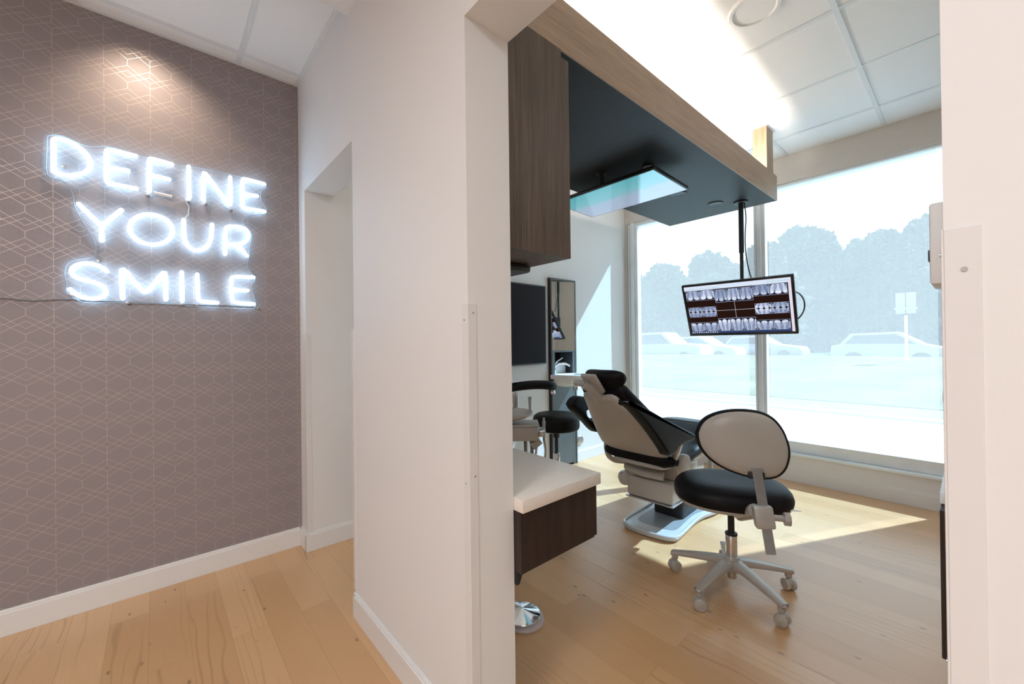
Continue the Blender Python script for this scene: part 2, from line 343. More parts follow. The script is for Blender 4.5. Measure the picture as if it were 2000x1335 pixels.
BACK = [(-0.349,2.104),(-0.33,2.117),(-0.298,2.119),(-0.257,2.102),(-0.231,2.097),(-0.196,2.105),(-0.171,2.118),(-0.072,2.11),(-0.049,2.102),(0.016,2.109),(0.094,2.1),(0.197,2.113),(0.319,2.111),(0.455,2.107),(0.477,2.098),(0.475,2.074),(0.452,2.057),(0.447,2.004),(0.476,1.97),(0.476,1.946),(0.461,1.926),(0.411,1.916),(0.373,1.891),(0.361,1.855),(0.396,1.822),(0.405,1.787),(0.393,1.742),(0.39,1.68),(0.382,1.622),(0.397,1.595),(0.418,1.569),(0.418,1.549),(0.398,1.511),(0.417,1.441),(0.419,1.398),(0.4,1.386),(0.191,1.387),(0.049,1.4),(-0.159,1.393),(-0.216,1.385),(-0.248,1.388),(-0.279,1.409),(-0.298,1.435),(-0.294,1.465),(-0.303,1.509),(-0.297,1.555),(-0.271,1.578),(-0.231,1.59),(-0.202,1.601),(-0.205,1.671),(-0.238,1.734),(-0.269,1.809),(-0.275,1.876),(-0.292,1.912),(-0.31,1.924),(-0.341,1.924),(-0.353,1.943),(-0.351,2.024)]
def smooth_cable(p, it=2):
    p = [Vector(q) for q in p]
    for _ in range(it):
        q = [p[0]]
        for a, b in zip(p, p[1:]): q += [a * .75 + b * .25, a * .25 + b * .75]
        q.append(p[-1]); p = q
    return p
# ================================================================== SETTING
HC = 2.735
struct('floor', MB().box((-3.3, -3.1, -0.12), (4.10, 2.80, 0.0)), M_floor)
struct('wall_left', MB().box((-3.3, 2.655, 0), (0.648, 2.80, 2.85)), M_paper_wall)
pm = MB()
pm.box((0.648, 2.535, 0), (0.806, 2.80, 2.85)).box((0.648, 1.78, 2.075), (0.806, 2.535, 2.85)).box((0.648, 0.92, 0), (0.806, 1.78, 2.85))
pm.box((0.648, 0.02, 2.09), (0.806, 0.92, 2.85)).box((0.648, -3.0, 0), (0.806, 0.02, 2.85)).box((0.806, 2.535, 0), (1.35, 2.80, 2.85))
struct('wall_partition', pm, M_white)
# back wall with the vanity niche left open
bw = MB(); x0, x1 = 2.738, 3.104
bw.box((1.35, 2.605, 0), (x0, 2.80, 2.85)).box((x1, 2.605, 0), (4.10, 2.80, 2.85)).box((x0, 2.605, 1.79), (x1, 2.80, 2.85)).box((x0, 2.80, 0), (x1, 2.82, 1.79))
struct('wall_back', bw, M_white_cool)
ww = MB(); ww.box((4.01, 0.02, 0), (4.10, 2.80, 0.235)).box((4.01, 0.02, 2.51), (4.10, 2.80, 2.85)).box((4.01, -1.8, 0), (4.10, 0.02, 2.85)).box((4.02, 2.575, 0.235), (4.10, 2.80, 2.51))
struct('wall_window', ww, M_header)
struct('wall_window_apron', MB().box((3.998, -1.7, 0), (4.01, 2.605, 0.215)), M_white)
struct('wall_side', MB().box((0.806, -1.75, 0), (4.10, -1.65, 2.85)), M_white)
struct('wall_rear', MB().box((-3.4, -3.1, 0), (-3.2, 2.80, 2.85)).box((-3.2, -3.1, 0), (0.806, -3.0, 2.85)), M_white)
struct('ceiling_lobby', MB().box((-3.3, 1.79, HC), (0.70, 2.80, 2.86)), M_ceil)
struct('ceiling_bulkhead', MB().box((-3.3, -3.1, 2.62), (0.648, 1.79, 2.86)), M_white)
struct('ceiling_room', MB().box((0.70, -1.75, HC), (4.10, 2.80, 2.86)), M_ceil)
gl = MB()
for x in (0.348, -0.262, -0.872, -1.482): gl.box((x - .012, 1.79, HC - .004), (x + .012, 2.655, HC + .01))
gl.box((-3.2, 2.53, HC - .0045), (0.648, 2.554, HC + .01)); gl.box((-3.2, 2.635, HC - .005), (0.648, 2.655, HC + .01)); gl.box((0.628, 1.79, HC - .006), (0.648, 2.655, HC + .01))
struct('ceiling_grid_lobby', gl, M_grid)
gr = MB()
for y in (1.02, 0.41, -0.20, -0.81, 1.63, 2.24): gr.box((0.806, y - .012, HC - .004), (4.01, y + .012, HC + .01))
for x in (1.20, 1.81, 2.42, 3.03, 3.64): gr.box((x - .012, -1.65, HC - .0035), (x + .012, 2.6, HC + .01))
struct('ceiling_grid_room', gr, M_grid)
def base(name, segs):
    m = MB()
    for (xa, ya), (xb, yb), (nx, ny) in segs:     # wall line, outward normal
        for t, zt in ((0.013, 0.094), (0.009, 0.103), (0.005, 0.108)):
            m.box((min(xa, xb) + min(0, nx * t), min(ya, yb) + min(0, ny * t), 0), (max(xa, xb) + max(0, nx * t), max(ya, yb) + max(0, ny * t), zt), 0.0015)
    return struct(name, m, M_trim)
base('baseboard_left', [((-3.2, 2.655), (0.635, 2.655), (0, -1))])
base('baseboard_passage', [((0.648, 2.525), (0.648, 2.655), (-1, 0)), ((0.635, 2.535), (1.35, 2.535), (0, -1))])
base('baseboard_partition', [((0.648, 0.93), (0.648, 1.793), (-1, 0)), ((0.636, 1.78), (0.806, 1.78), (0, 1)), ((0.648, -2.9), (0.648, -.02), (-1, 0))])
base('baseboard_back', [((1.35, 2.605), (2.738, 2.605), (0, -1)), ((3.104, 2.605), (3.998, 2.605), (0, -1))])
base('baseboard_window', [((3.998, -1.65), (3.998, 2.605), (-1, 0))])
sl = MB().box((3.975, 0.0, 0.213), (4.055, 2.605, 0.235), 0.004)
struct('trim_1', sl, M_white_alu)
# ---- windows: frame, mullion, glass
def upright(m, ya, yb):
    w_ = yb - ya
    m.box((4.035, ya, 0.235), (4.098, yb, 2.51), 0.002)
    m.box((4.012, ya + .30 * w_, 0.235), (4.036, ya + .62 * w_, 2.51), 0.003)
    m.box((4.026, ya + .80 * w_, 0.235), (4.036, ya + .97 * w_, 2.51), 0.002)
wf = MB(); upright(wf, 2.46, 2.575); wf.box((4.035, 1.289, 0.235), (4.098, 2.46, 0.325), 0.003); wf.box((4.035, 1.289, 2.47), (4.098, 2.46, 2.51), 0.003)
w1 = struct('window_1', wf, M_alu, smooth=False)
obj('glass_pane', MB().sheet(4.077, 1.289, 2.46, 0.325, 2.47), M_glass, w1)
wf = MB(); upright(wf, 1.20, 1.289); wf.box((4.035, 0.02, 0.235), (4.098, 1.20, 0.325), 0.003); wf.box((4.035, 0.02, 2.49), (4.098, 1.20, 2.51), 0.003); wf.box((4.035, 0.02, 0.325), (4.098, 0.05, 2.49), 0.002)
w2 = struct('window_2', wf, M_alu)
obj('glass_pane', MB().sheet(4.077, 0.05, 1.20, 0.325, 2.49), M_glass, w2)
for nm, ya, yb, side in (('left', 1.343, 2.455, 'left'), ('right', 0.155, 1.175, 'right')):
    t = thing('roller_shade', 'pale see-through sunscreen shade over the %s window pane' % side, 'window shade', (4.050, (ya + yb) / 2, 0.33), 'sunscreen shades on the two windows')
    obj('shade_fabric', MB().sheet(4.0488, ya, yb, 0.335, 2.50), M_shade, t)
# ---- outside
struct('ground_pavement', MB().box((4.10, -30, -0.30), (8.75, 60, -0.10)), mat('concrete', (0.45, 0.45, 0.44), 0.9, var=0.05, vs=1.5))
def grass_mat(n, a, b, s=0.7):
    g = NG(n); v, *_ = g.coord(); g.bsdf(g.ramp(g.noise(v, s, 6, 0.7), [(0.35, a), (0.65, b)]), 0.95, 0, 0.1); return g.m
struct('ground_curb', MB().box((8.75, -30, -0.30), (8.95, 60, -0.06), 0.01), mat('curb_concrete', (0.35, 0.40, 0.36), 0.9))
struct('ground_verge', MB().box((8.95, -30, -0.30), (10.2, 60, -0.075)), grass_mat('verge_grass', (0.085, 0.11, 0.035), (0.12, 0.14, 0.05)))
struct('ground_meadow', MB().prism([(10.2, -.30), (10.2, -.06), (12.5, .06), (17, .22), (21.5, .46), (22.3, .46), (22.5, -.05), (22.5, -.30)], -60, 90, frame((0, 0, 0), (1, 0, 0), (0, 0, 1)) @ Matrix.Diagonal((1, 1, -1, 1))), grass_mat('meadow_grass', (0.042, 0.046, 0.024), (0.095, 0.090, 0.050), 0.6))
struct('ground_road', MB().box((22.5, -80, -0.30), (31, 120, -0.08)), mat('asphalt', (0.08, 0.083, 0.087), 0.9, var=0.08))
struct('ground_far', MB().box((31, -120, -0.30), (120, 200, -0.07)), grass_mat('far_grass', (0.04, 0.07, 0.04), (0.07, 0.10, 0.05), 0.2))
M_tree = grass_mat('tree_foliage', (0.022, 0.030, 0.018), (0.050, 0.056, 0.032), 1.6)
M_bark = mat('bark', (0.12, 0.09, 0.07), 0.9, var=0.2)
from mathutils import noise as mn
def tree(x, y, h, r, seed, label):
    rnd = random.Random(seed)
    t = thing('tree', label, 'tree', (x, y, -0.07), 'trees across the road')
    c = MB()
    for k in range(13):
        a = rnd.uniform(0, 6.28); rr = rnd.uniform(0.0, 0.62) * r * (k < 12); zz = (0.12 + 0.74 * ((k * 0.37) % 1.0)) * h
        sr = rnd.uniform(0.36, 0.55) * r
        tt = bmesh.new(); bmesh.ops.create_icosphere(tt, subdivisions=5, radius=sr)
        for v in tt.verts:
            p = v.co * (2.6 / sr) + Vector((seed * 3.1 + k, k * 1.7, 0))
            v.co *= 1 + 0.22 * mn.noise(p) + 0.20 * mn.noise(p * 2.7) + 0.16 * mn.noise(p * 7) + 0.10 * mn.noise(p * 15)
        if k == 12:
            bmesh.ops.scale(tt, vec=(r * .86 / sr, r * .86 / sr, h * .34 / sr), verts=tt.verts); zz = .36 * h
        c._add(tt, T(x + rr * math.cos(a), y + rr * math.sin(a), min(zz, h - sr * 0.95) if k < 12 else zz))
    obj('crown', c, M_tree, t)
    obj('trunk', MB().cyl((x, y, -0.07), (x, y, h * 0.5), 0.28, 0.18, 12), M_bark, t)
for i, (x, y, h, r, lb) in enumerate([
    (44, 34.5, 8.0, 3.9, 'hazy tree low at far left edge of the left window'),
    (43, 28.6, 10.6, 4.2, 'hazy rounded tree standing tall in the middle of the left window'),
    (44, 23.2, 9.9, 4.0, 'hazy tree behind the hanging monitor, left of the mullion'),
    (43, 18.3, 10.4, 4.0, 'hazy tree just right of the window mullion'),
    (45, 13.6, 11.2, 4.2, 'hazy tree above the right corner of the hanging monitor'),
    (43, 9.3, 11.6, 3.9, 'tall hazy tree left of the notch in the treeline'),
    (45, 4.6, 10.4, 3.4, 'hazy tree behind the notch in the treeline, left of the street sign'),
    (42, 1.6, 10.6, 3.7, 'tall hazy tree behind the square street sign'),
    (45, -3.6, 9.6, 4.0, 'hazy tree at the far right edge of the right window'),
    (50, 31.5, 9.2, 4.4, 'hazy tree set back behind the left window treeline'),
    (50, 16.2, 10.2, 4.6, 'hazy tree set back behind the treeline at the mullion')]):
    xn = (40.5, 51.0)[i % 2] if i < 9 else 63.0 + (i - 9) * 1.5
    k_ = xn / x
    tree(xn, y * k_, 1.18 + (h - 1.18) * k_, r * min(k_, 1.05), i + 1, lb)
# hedge of meadow scrub between verge and road
def shrub(x, y, r, h, seed, label, group=None):
    rnd = random.Random(seed); c = MB()
    for k in range(60):
        a = rnd.uniform(0, 6.28); e = rnd.uniform(0.5, 1.5); L = h * rnd.uniform(0.6, 1.0)
        p0 = Vector((x + rnd.uniform(-.4, .4) * r, y + rnd.uniform(-.4, .4) * r, -0.10))
        p2 = p0 + Vector((math.cos(a) * r * math.cos(e), math.sin(a) * r * math.cos(e), L)); p1 = (p0 + p2) / 2 + Vector((0, 0, 0.1 * L))
        c.tube([p0, p1, p2], [0.006, 0.012, 0.002], 5, flat=0.4)
    o = obj('low_shrub', c, mat('shrub_leaves', (0.16, 0.24, 0.12), 0.8), origin=(x, y, -0.10))
    tag(o, label, 'shrub', group)
shrub(4.9, 2.95, 0.22, 0.30, 3, 'small grassy tuft outside the left window near the dental chair')
shrub(4.75, 1.08, 0.20, 0.35, 4, 'small spiky tuft outside, right of the round stool backrest')
shrub(4.7, 0.60, 0.28, 0.33, 5, 'wide spiky tuft outside against the middle of the right sill')
M_car = mat('white_car_paint', (0.40, 0.41, 0.42), 0.25, 0.0, var=0.01); M_car2 = mat('silver_car_paint', (0.28, 0.29, 0.30), 0.3, 0.3)
M_cglass = mat('car_glass', (0.04, 0.05, 0.06), 0.08); M_tyre = mat('tyre', (0.02, 0.02, 0.02), 0.8)
def car(x, y, L, kind, m, label):
    z0 = -0.08; t = thing('pickup_truck' if kind == 'pickup' else 'car', label, 'truck' if kind == 'pickup' else 'car', (x, y, z0), None)
    h = L / 2
    if kind == 'pickup':
        body = [(-h, .45), (-h, 1.0), (-h + 1.7, 1.05), (-h + 1.8, 1.78), (-h + 3.3, 1.80), (-h + 4.0, 1.15), (h - .1, 1.05), (h, .8), (h, .42)]
        glass = [(-h + 1.98, 1.10), (-h + 2.0, 1.66), (-h + 3.22, 1.68), (-h + 3.78, 1.14)]
    else:
        body = [(-h, .40), (-h + .05, .95), (-h + .35, 1.02), (-h + .75, 1.50), (-h + 2.3, 1.54), (-h + 3.1, 1.02), (h - .15, .86), (h, .65), (h, .38)]
        glass = [(-h + .55, 1.05), (-h + .88, 1.42), (-h + 2.22, 1.45), (-h + 2.88, 1.04)]
    Mx = frame((x, y, z0), (0, -1, 0), (0, 0, 1))
    b = obj('body', MB().prism(body, -0.88, 0.88, Mx, bev=0.06), m, t)
    obj('side_window', MB().prism(glass, -0.895, 0.895, Mx), M_cglass, t)
    for sx in (-h + .85, h - .9):
        for sd in (-0.80, 0.80):
            c = Mx @ Vector((sx, .34, sd)); d = Mx.to_3x3() @ Vector((0, 0, .11))
            obj('wheel', MB().cyl(c - d, c + d, .34, bev=.03), M_tyre, t)
car(23.2, 12.6, 5.5, 'pickup', M_car, 'white pickup truck parked outside, leftmost vehicle in the left window')
car(25.7, 11.1, 4.3, 'car', M_car, 'white car parked right of the pickup, below the hanging monitor')
car(28.2, 8.6, 4.5, 'car', M_car2, 'faint silver car beside the window mullion below the monitor')
car(24.4, 2.45, 3.9, 'car', M_car, 'white car parked across the meadow in the right window')
t = thing('street_sign', 'pale square sign on a thin post in front of the trees', 'sign', (20, 1.56, -0.08))
obj('sign_post', MB().cyl((20, 1.56, -0.08), (20, 1.56, 2.0), 0.045), M_alu, t)
obj('sign_panel', MB().box((19.95, 1.30, 2.06), (19.98, 1.545, 2.80), .01), M_car, t)
obj('sign_panel', MB().box((19.95, 1.575, 2.06), (19.98, 1.82, 2.80), .01), M_car, t)
obj('sign_rail', MB().box((19.96, 1.26, 2.22), (20.0, 1.86, 2.26), .005), M_alu, t)
# ================================================================== NEON SIGN
YW = 2.655
sg = thing('neon_sign', 'glowing white neon sign reading DEFINE YOUR SMILE on the patterned wall', 'neon sign', (0.09, 2.655, 1.40))
def smooth_path(p, it=2):
    for _ in range(it):
        q = [p[0]]
        for a, b in zip(p, p[1:]):
            q += [(a[0] * .75 + b[0] * .25, a[1] * .75 + b[1] * .25), (a[0] * .25 + b[0] * .75, a[1] * .25 + b[1] * .75)]
        q.append(p[-1]); p = q
    return p
for k, strokes in SIGN.items():
    m = MB()
    for st in strokes:
        st = smooth_path(st) if len(st) > 3 else st
        pts = [(x, 2.628, z) for x, z in st]
        m.tube(pts, 0.0088, 10)
        m.sphere(pts[0], 0.0088, 10); m.sphere(pts[-1], 0.0088, 10)
    obj('letter_tube', m, M_neon, sg, label='glowing letter ' + k[0])
fx = [p for st in SIGN['F'] for p in st]
obj('reflection_bar', MB().tube([(-0.004, 2.630, 1.937), (0.066, 2.630, 1.933)], 0.007, 10), M_reflection_bar, sg, label='short peach bar standing for a reflection under the letter F')  # solid peach bar added in place of a reflection below the F
bp = [(x, z) for x, z in BACK]
Mb = frame((0, 2.640, 0), (1, 0, 0), (0, 0, 1))
obj('backing_panel', MB().prism(bp, -0.002, 0.002, Mb), M_acrylic, sg, smooth=False)
obj('backing_edge', MB().tube([(x, 2.640, z) for x, z in smooth_path(bp + bp[:1], 1)[:-1]], 0.0022, 6, closed=True), M_acr_edge, sg)
for x, z in ((-0.30, 1.985), (-0.025, 1.925), (0.13, 1.93), (0.20, 1.93), (0.31, 1.92), (-0.195, 1.58), (0.405, 1.58), (-0.10, 1.395), (0.10, 1.40), (0.16, 1.40), (0.43, 1.395), (-0.28, 1.42)):
    obj('standoff', MB().cyl((x, 2.634, z), (x, 2.655, z), 0.007, bev=.001), M_steel, sg)
cab = [(-0.60, 1.396), (-0.481, 1.394), (-0.40, 1.387), (-0.36, 1.392), (-0.308, 1.401), (-0.2, 1.399), (-0.008, 1.403), (0.15, 1.400), (0.314, 1.405), (0.43, 1.402)]
obj('power_cable', MB().tube([(x, 2.6505, z) for x, z in smooth_path(cab)], 0.0032, 8), M_wire, sg, label='thin dark cable running left along the wall')
obj('jumper_wire', MB().tube([(0.118, 2.645, 1.94), (0.124, 2.645, 1.915), (0.132, 2.645, 1.90), (0.128, 2.645, 1.86), (0.115, 2.645, 1.84)], 0.0018, 6), M_paper, sg)
# downlight over the sign
dl = bpy.data.lights.new('sign_downlight', 'SPOT'); do = bpy.data.objects.new('sign_downlight', dl); COL.objects.link(do)
do.location = (-0.06, 2.36, 2.722); dl.energy = 26; dl.color = (1.0, 0.80, 0.60); dl.spot_size = math.radians(95); dl.spot_blend = 1.0; dl.shadow_soft_size = 0.04
do.rotation_euler = Vector((0.05, 0.33, -0.62)).to_track_quat('-Z', 'Y').to_euler()
# ================================================================== CORNER GUARDS
def guard(cx, cy, sx, sy, z0, z1, label, leg=0.027):
    """L profile: legs run along +-y on the lobby face and along +x on the jamb"""
    t = thing('corner_guard', label, 'corner guard', (cx, cy, z0), 'vinyl corner guards on the wall ends')
    th = 0.0022
    m = MB().box((cx - th, min(cy, cy + sy * leg), z0), (cx, max(cy, cy + sy * leg), z1), .0008)
    m.box((cx - th, min(cy, cy - sy * th), z0), (cx + leg, max(cy, cy - sy * th), z1), .0008)
    obj('guard_profile', m, M_guard, t, smooth=False)
    for z in (z1 - .045, z1 - .50, z0 + .04):
        obj('screw', MB().cyl((cx - th - .0012, cy + sy * leg * .55, z), (cx - th, cy + sy * leg * .55, z), .0026, seg=12), M_steel, t)
        obj('screw', MB().cyl((cx + leg * .6, cy - sy * (th + .0012), z + .02), (cx + leg * .6, cy - sy * th, z + .02), .0026, seg=12), M_steel, t)
guard(0.648, 0.92, 1, 1, 0.112, 1.292, 'white corner guard on the doorway edge left of the treatment room')
guard(0.648, 0.02, 1, -1, 0.112, 1.298, 'white corner guard on the blurred wall edge at far right')
guard(0.648, 1.78, 1, 1, 0.112, 1.25, 'white corner guard on the right edge of the narrow passage')
guard(0.648, 2.535, 1, 1, 0.112, 1.25, 'white corner guard on the narrow strip beside the patterned wall')
# ================================================================== SWITCH ON THE RIGHT JAMB
t = thing('light_switch', 'white wall switch with dark toggle on the right doorway jamb', 'light switch', (0.745, 0.02, 1.295))
obj('cover_plate', MB().box((0.705, 0.02, 1.245), (0.785, 0.0335, 1.343), .003), M_white, t)
obj('toggle', MB().box((0.738, 0.0335, 1.277), (0.752, 0.0365, 1.292), .001), M_black, t)
o = obj('door_bumper', MB().cyl((0.75, 0.02, 1.105), (0.75, 0.026, 1.105), .009, bev=.002), M_white, origin=(0.75, .02, 1.105)); tag(o, 'tiny white bumper on the right doorway jamb below the switch', 'bumper')
# ================================================================== HANGING CANOPY
ZS, ZT, Y0, Y1, XE = 2.227, 2.407, 0.955, 1.80, 3.50
cn = thing('hanging_canopy', 'long brown wood canopy hanging below the lit ceiling of the treatment room', 'canopy', (2.15, 1.38, ZS))
cb = MB().box((0.806, Y0, ZS - .005), (XE, Y0 + .006, ZT)).box((0.806, Y1 - .006, ZS - .005), (XE, Y1, ZT)).box((XE - .006, Y0 + .006, ZS - .005), (XE, Y1 - .006, ZT)).box((0.83, Y0 + .006, ZT - .012), (XE - .006, Y0 + .03, ZT)).box((0.83, Y1 - .03, ZT - .012), (XE - .006, Y1 - .006, ZT))
obj('fascia', cb, M_wood_h, cn, smooth=False)
obj('underside_panel', MB().box((0.806, Y0 + .0062, ZS - .004), (XE - .0062, Y1 - .0062, ZS + .002)), M_under, cn, smooth=False, label='smooth charcoal underside of the canopy')
obj('led_ledge', MB().box((0.83, Y0 + .03, ZT - .045), (XE - .03, Y0 + .06, ZT - .035)).box((0.83, Y1 - .06, ZT - .045), (XE - .03, Y1 - .03, ZT - .035)), M_white, cn, smooth=False)
obj('top_panel', MB().box((0.83, Y0 + .03, ZS + .03), (XE - .03, Y1 - .03, ZS + .05)), M_white, cn, smooth=False)
obj('hanging_post', MB().box((3.320, 0.967, ZS + .05), (3.459, 1.056, HC)), M_post, cn, smooth=False, label='square oak post between canopy and ceiling')
obj('post_trim', MB().box((3.311, 0.958, HC - .006), (3.468, 1.065, HC)), M_white, cn, smooth=False)
obj('led_strip', MB().box((0.95, 0.99, ZT - .035), (3.28, 1.005, ZT - .027)), M_led, cn, smooth=False)
obj('led_strip', MB().box((0.95, 1.75, ZT - .035), (3.28, 1.765, ZT - .027)), M_led, cn, smooth=False)
for x, y in ((3.20, 1.28), (2.78, 1.36)):
    obj('puck_light', MB().lathe([(0, -.004), (.045, -.004), (.052, -.006), (.055, -.001), (.055, .001)], (x, y, ZS - .004)), M_black_matt, cn, label='round recessed puck light in the underside')
# ================================================================== UPPER CABINET
uc = thing('upper_cabinet', 'tall dark brown wall cabinet hanging under the canopy beside the doorway', 'cabinet', (0.97, 1.35, 1.482))
obj('body', MB().box((0.808, 0.955, 1.482), (1.088, 1.74, ZS - .005)), M_wood_v, uc, smooth=False)
obj('door', MB().box((1.0905, 0.957, 1.484), (1.130, 1.34, ZS - .03), .001), M_wood_v, uc, smooth=False)
obj('door', MB().box((1.0905, 1.343, 1.484), (1.130, 1.738, ZS - .03), .001), M_wood_v, uc, smooth=False)
t = thing('dispenser', 'small black box mounted under the brown wall cabinet', 'dispenser', (1.02, 1.20, 1.482))
obj('housing', MB().box((0.93, 1.12, 1.450), (1.09, 1.27, 1.481), .012), M_black, t)
obj('nozzle', MB().cyl((1.01, 1.19, 1.441), (1.01, 1.19, 1.451), .028, bev=.003), M_black_matt, t)
obj('hook', MB().tube([(0.86, 1.02, 1.482), (0.86, 1.02, 1.465), (0.875, 1.02, 1.458)], .005, 8), M_white, t, label='small white clip at the cabinet edge')
# ================================================================== LEFT COUNTER
wt = obj('worktop', MB().box((0.808, 0.88, 0.677), (1.187, 1.775, 0.716), .0015), M_top, origin=(0.97, 1.3, 0.677)); tag(wt, 'cream laminate worktop on the dark drawer unit by the doorway', 'worktop')
t = thing('drawer_cabinet', 'dark brown drawer unit hanging under the cream worktop', 'cabinet', (0.96, 1.3, 0.494))
obj('body', MB().box((0.808, 0.89, 0.494), (1.157, 1.770, 0.6765)), M_wood_dark, t, smooth=False)
for k in range(2): obj('drawer_front', MB().box((1.158, 0.892 + k * .44, 0.496), (1.176, 0.892 + k * .44 + .435, 0.670), .001), M_wood_dark, t, smooth=False)
obj('support_bracket', MB().prism([(0, 0), (0.03, 0), (0.01, -0.04), (0, -0.04)], 0, .02, frame((0.808, 0.93, 0.494), (1, 0, 0), (0, 0, 1))), M_black_matt, t, smooth=False)
# right desk sliver
wt = obj('worktop', MB().box((0.93, -0.55, 0.918), (1.25, 0.0375, 0.935), .0015), M_white_alu, origin=(1.1, -.25, .918)); tag(wt, 'pale worktop edge just visible behind the right doorway jamb', 'worktop')
t = thing('drawer_cabinet', 'dark brown cabinet sliver behind the right doorway jamb', 'cabinet', (1.05, -.25, 0.67))
obj('body', MB().box((0.90, -0.55, 0.688), (1.20, 0.012, 0.9175)), M_wood_dark, t, smooth=False)
obj('drawer_front', MB().box((0.90, 0.0125, 0.690), (1.20, 0.0365, 0.917), .001), M_wood_dark, t, smooth=False)
# ================================================================== WALL TELEVISION
t = thing('wall_television', 'large dark switched-off television on the back wall left of the mirror', 'television', (2.30, 2.59, 0.99))
obj('casing', MB().box((1.86, 2.560, 0.990), (2.668, 2.590, 1.700), .006), M_black, t)
obj('screen', MB().box((1.872, 2.5585, 1.002), (2.656, 2.5605, 1.688)), mat('dark_screen', (0.010, 0.005, 0.006), 0.3, spec=0.12), t, smooth=False)
obj('wall_bracket', MB().box((2.1, 2.588, 1.2), (2.45, 2.605, 1.5)), M_black_matt, t, smooth=False)
# ================================================================== VANITY
v = thing('vanity_cabinet', 'tall narrow dark grey washstand cabinet with mirror in the back wall', 'cabinet', (2.92, 2.62, 0.0))
xa, xb, yf = 2.741, 3.101, 2.572
obj('side_panel', MB().box((xa, yf, 0.0), (xa + .016, 2.79, 1.778)), M_wood_dark, v, smooth=False)
obj('side_panel', MB().box((xb - .016, yf, 0.0), (xb, 2.79, 1.778)), M_greycab, v, smooth=False)
obj('top_panel', MB().box((xa, yf, 1.776), (xb, 2.79, 1.786)), M_greycab, v, smooth=False)
obj('side_panel', MB().box((xa + .016, yf + .004, 0.0), (xa + .052, yf + .02, .846)).box((xa + .016, yf + .004, .888), (xa + .052, yf + .02, 1.091)), M_greycab, v, smooth=False)
obj('side_panel', MB().box((xb - .052, yf + .004, 0.0), (xb - .016, yf + .02, .846)).box((xb - .052, yf + .004, .888), (xb - .016, yf + .02, 1.091)), M_greycab, v, smooth=False)
mlen = xb - .017 - (xa + .018)
Mm = T(xb - .017, yf + .003, 0) @ Matrix.Rotation(math.radians(-16.3), 4, 'Z')     # the mirror stands at a slight angle in its frame
obj('mirror', MB().box((-mlen * 1.04, 0, 1.104), (0, .010, 1.774), .0015, M=Mm), M_mirror, v, smooth=False)
obj('mirror_shelf', MB().box((xa + .016, yf + .002, 1.092), (xb - .016, 2.775, 1.103)), M_greycab, v, smooth=False)
obj('mirror_backing', MB().box((xa + .016, 2.735, 1.104), (xb - .016, 2.79, 1.776)), M_greycab, v, smooth=False)
obj('niche_back', MB().box((xa + .016, 2.775, 0.80), (xb - .016, 2.79, 1.101)), M_wood_dark, v, smooth=False)
obj('door', MB().box((xa + .053, yf + .004, 0.02), (xb - .053, yf + .022, 0.80), .001), M_greycab, v, smooth=False)
obj('niche_shelf', MB().box((xa + .016, yf + .02, 0.80), (xb - .016, 2.775, 0.815)), M_greycab, v, smooth=False)
# basin
b = thing('wash_basin', 'white half-round ceramic wash basin in front of the washstand niche', 'basin', (2.92, 2.5, 0.76))
def basin_pt(u, vv):
    a = math.pi + u * math.pi; 
    prof = [(0.0, .775), (.45, .770), (.72, .800), (.80, .845), (.86, .848), (1.0, .848), (1.02, .873), (1.0, .885), (.90, .887), (.82, .880), (.70, .845), (.40, .815), (0.0, .810)]
    i = vv * (len(prof) - 1); k = min(int(i), len(prof) - 2); f = i - k
    r = prof[k][0] * (1 - f) + prof[k + 1][0] * f; z = prof[k][1] * (1 - f) + prof[k + 1][1] * f
    return Vector((2.915 + 0.186 * r * math.cos(a), 2.572 + 0.27 * r * math.sin(a), z))
obj('bowl', MB().grid(basin_pt, 40, 12), M_ceramic, b)
obj('deck', MB().box((xa + .017, 2.573, 0.848), (xb - .017, 2.77, 0.885), .006), M_ceramic, b)
obj('drain_fitting', MB().cyl((2.93, 2.44, 0.74), (2.93, 2.44, 0.785), .025, bev=.003), M_chrome, b)
f = thing('faucet', 'chrome single-lever faucet on the wash basin', 'faucet', (2.85, 2.62, 0.885))
obj('faucet_body', MB().cyl((2.835, 2.62, .885), (2.835, 2.62, .975), .017, bev=.003), M_chrome, f)
obj('spout', MB().tube([(2.835, 2.62, .955), (2.86, 2.585, .985), (2.90, 2.54, .985), (2.93, 2.51, .962)], .010, 12), M_chrome, f)
obj('lever', MB().tube([(2.835, 2.62, .975), (2.845, 2.60, 1.005), (2.885, 2.56, 1.04)], [.012, .008, .006], 10), M_chrome, f)
o = obj('tissue_box', MB().box((2.90, 2.66, .886), (3.04, 2.74, .985), .004), M_paper, origin=(2.97, 2.7, .886)); tag(o, 'white tissue box standing in the niche behind the faucet', 'box')
o = obj('pipe_cover', MB().lathe([(0, .014), (.012, .016), (.04, .010), (.047, 0.0)], (0, 0, 0), M=T(3.18, 2.605, .205) @ Matrix.Rotation(math.pi / 2, 4, 'X')), M_steel, origin=(3.18, 2.605, .205)); tag(o, 'round steel cover plate low on the back wall', 'cover plate')
o = obj('ceiling_speaker', MB().lathe([(0, -.006), (.085, -.006), (.092, -.012), (.105, -.012), (.112, 0)], (2.12, 0.66, HC)), M_ceil, origin=(2.12, .66, HC)); tag(o, 'round white speaker grille in the bright ceiling', 'ceiling speaker')
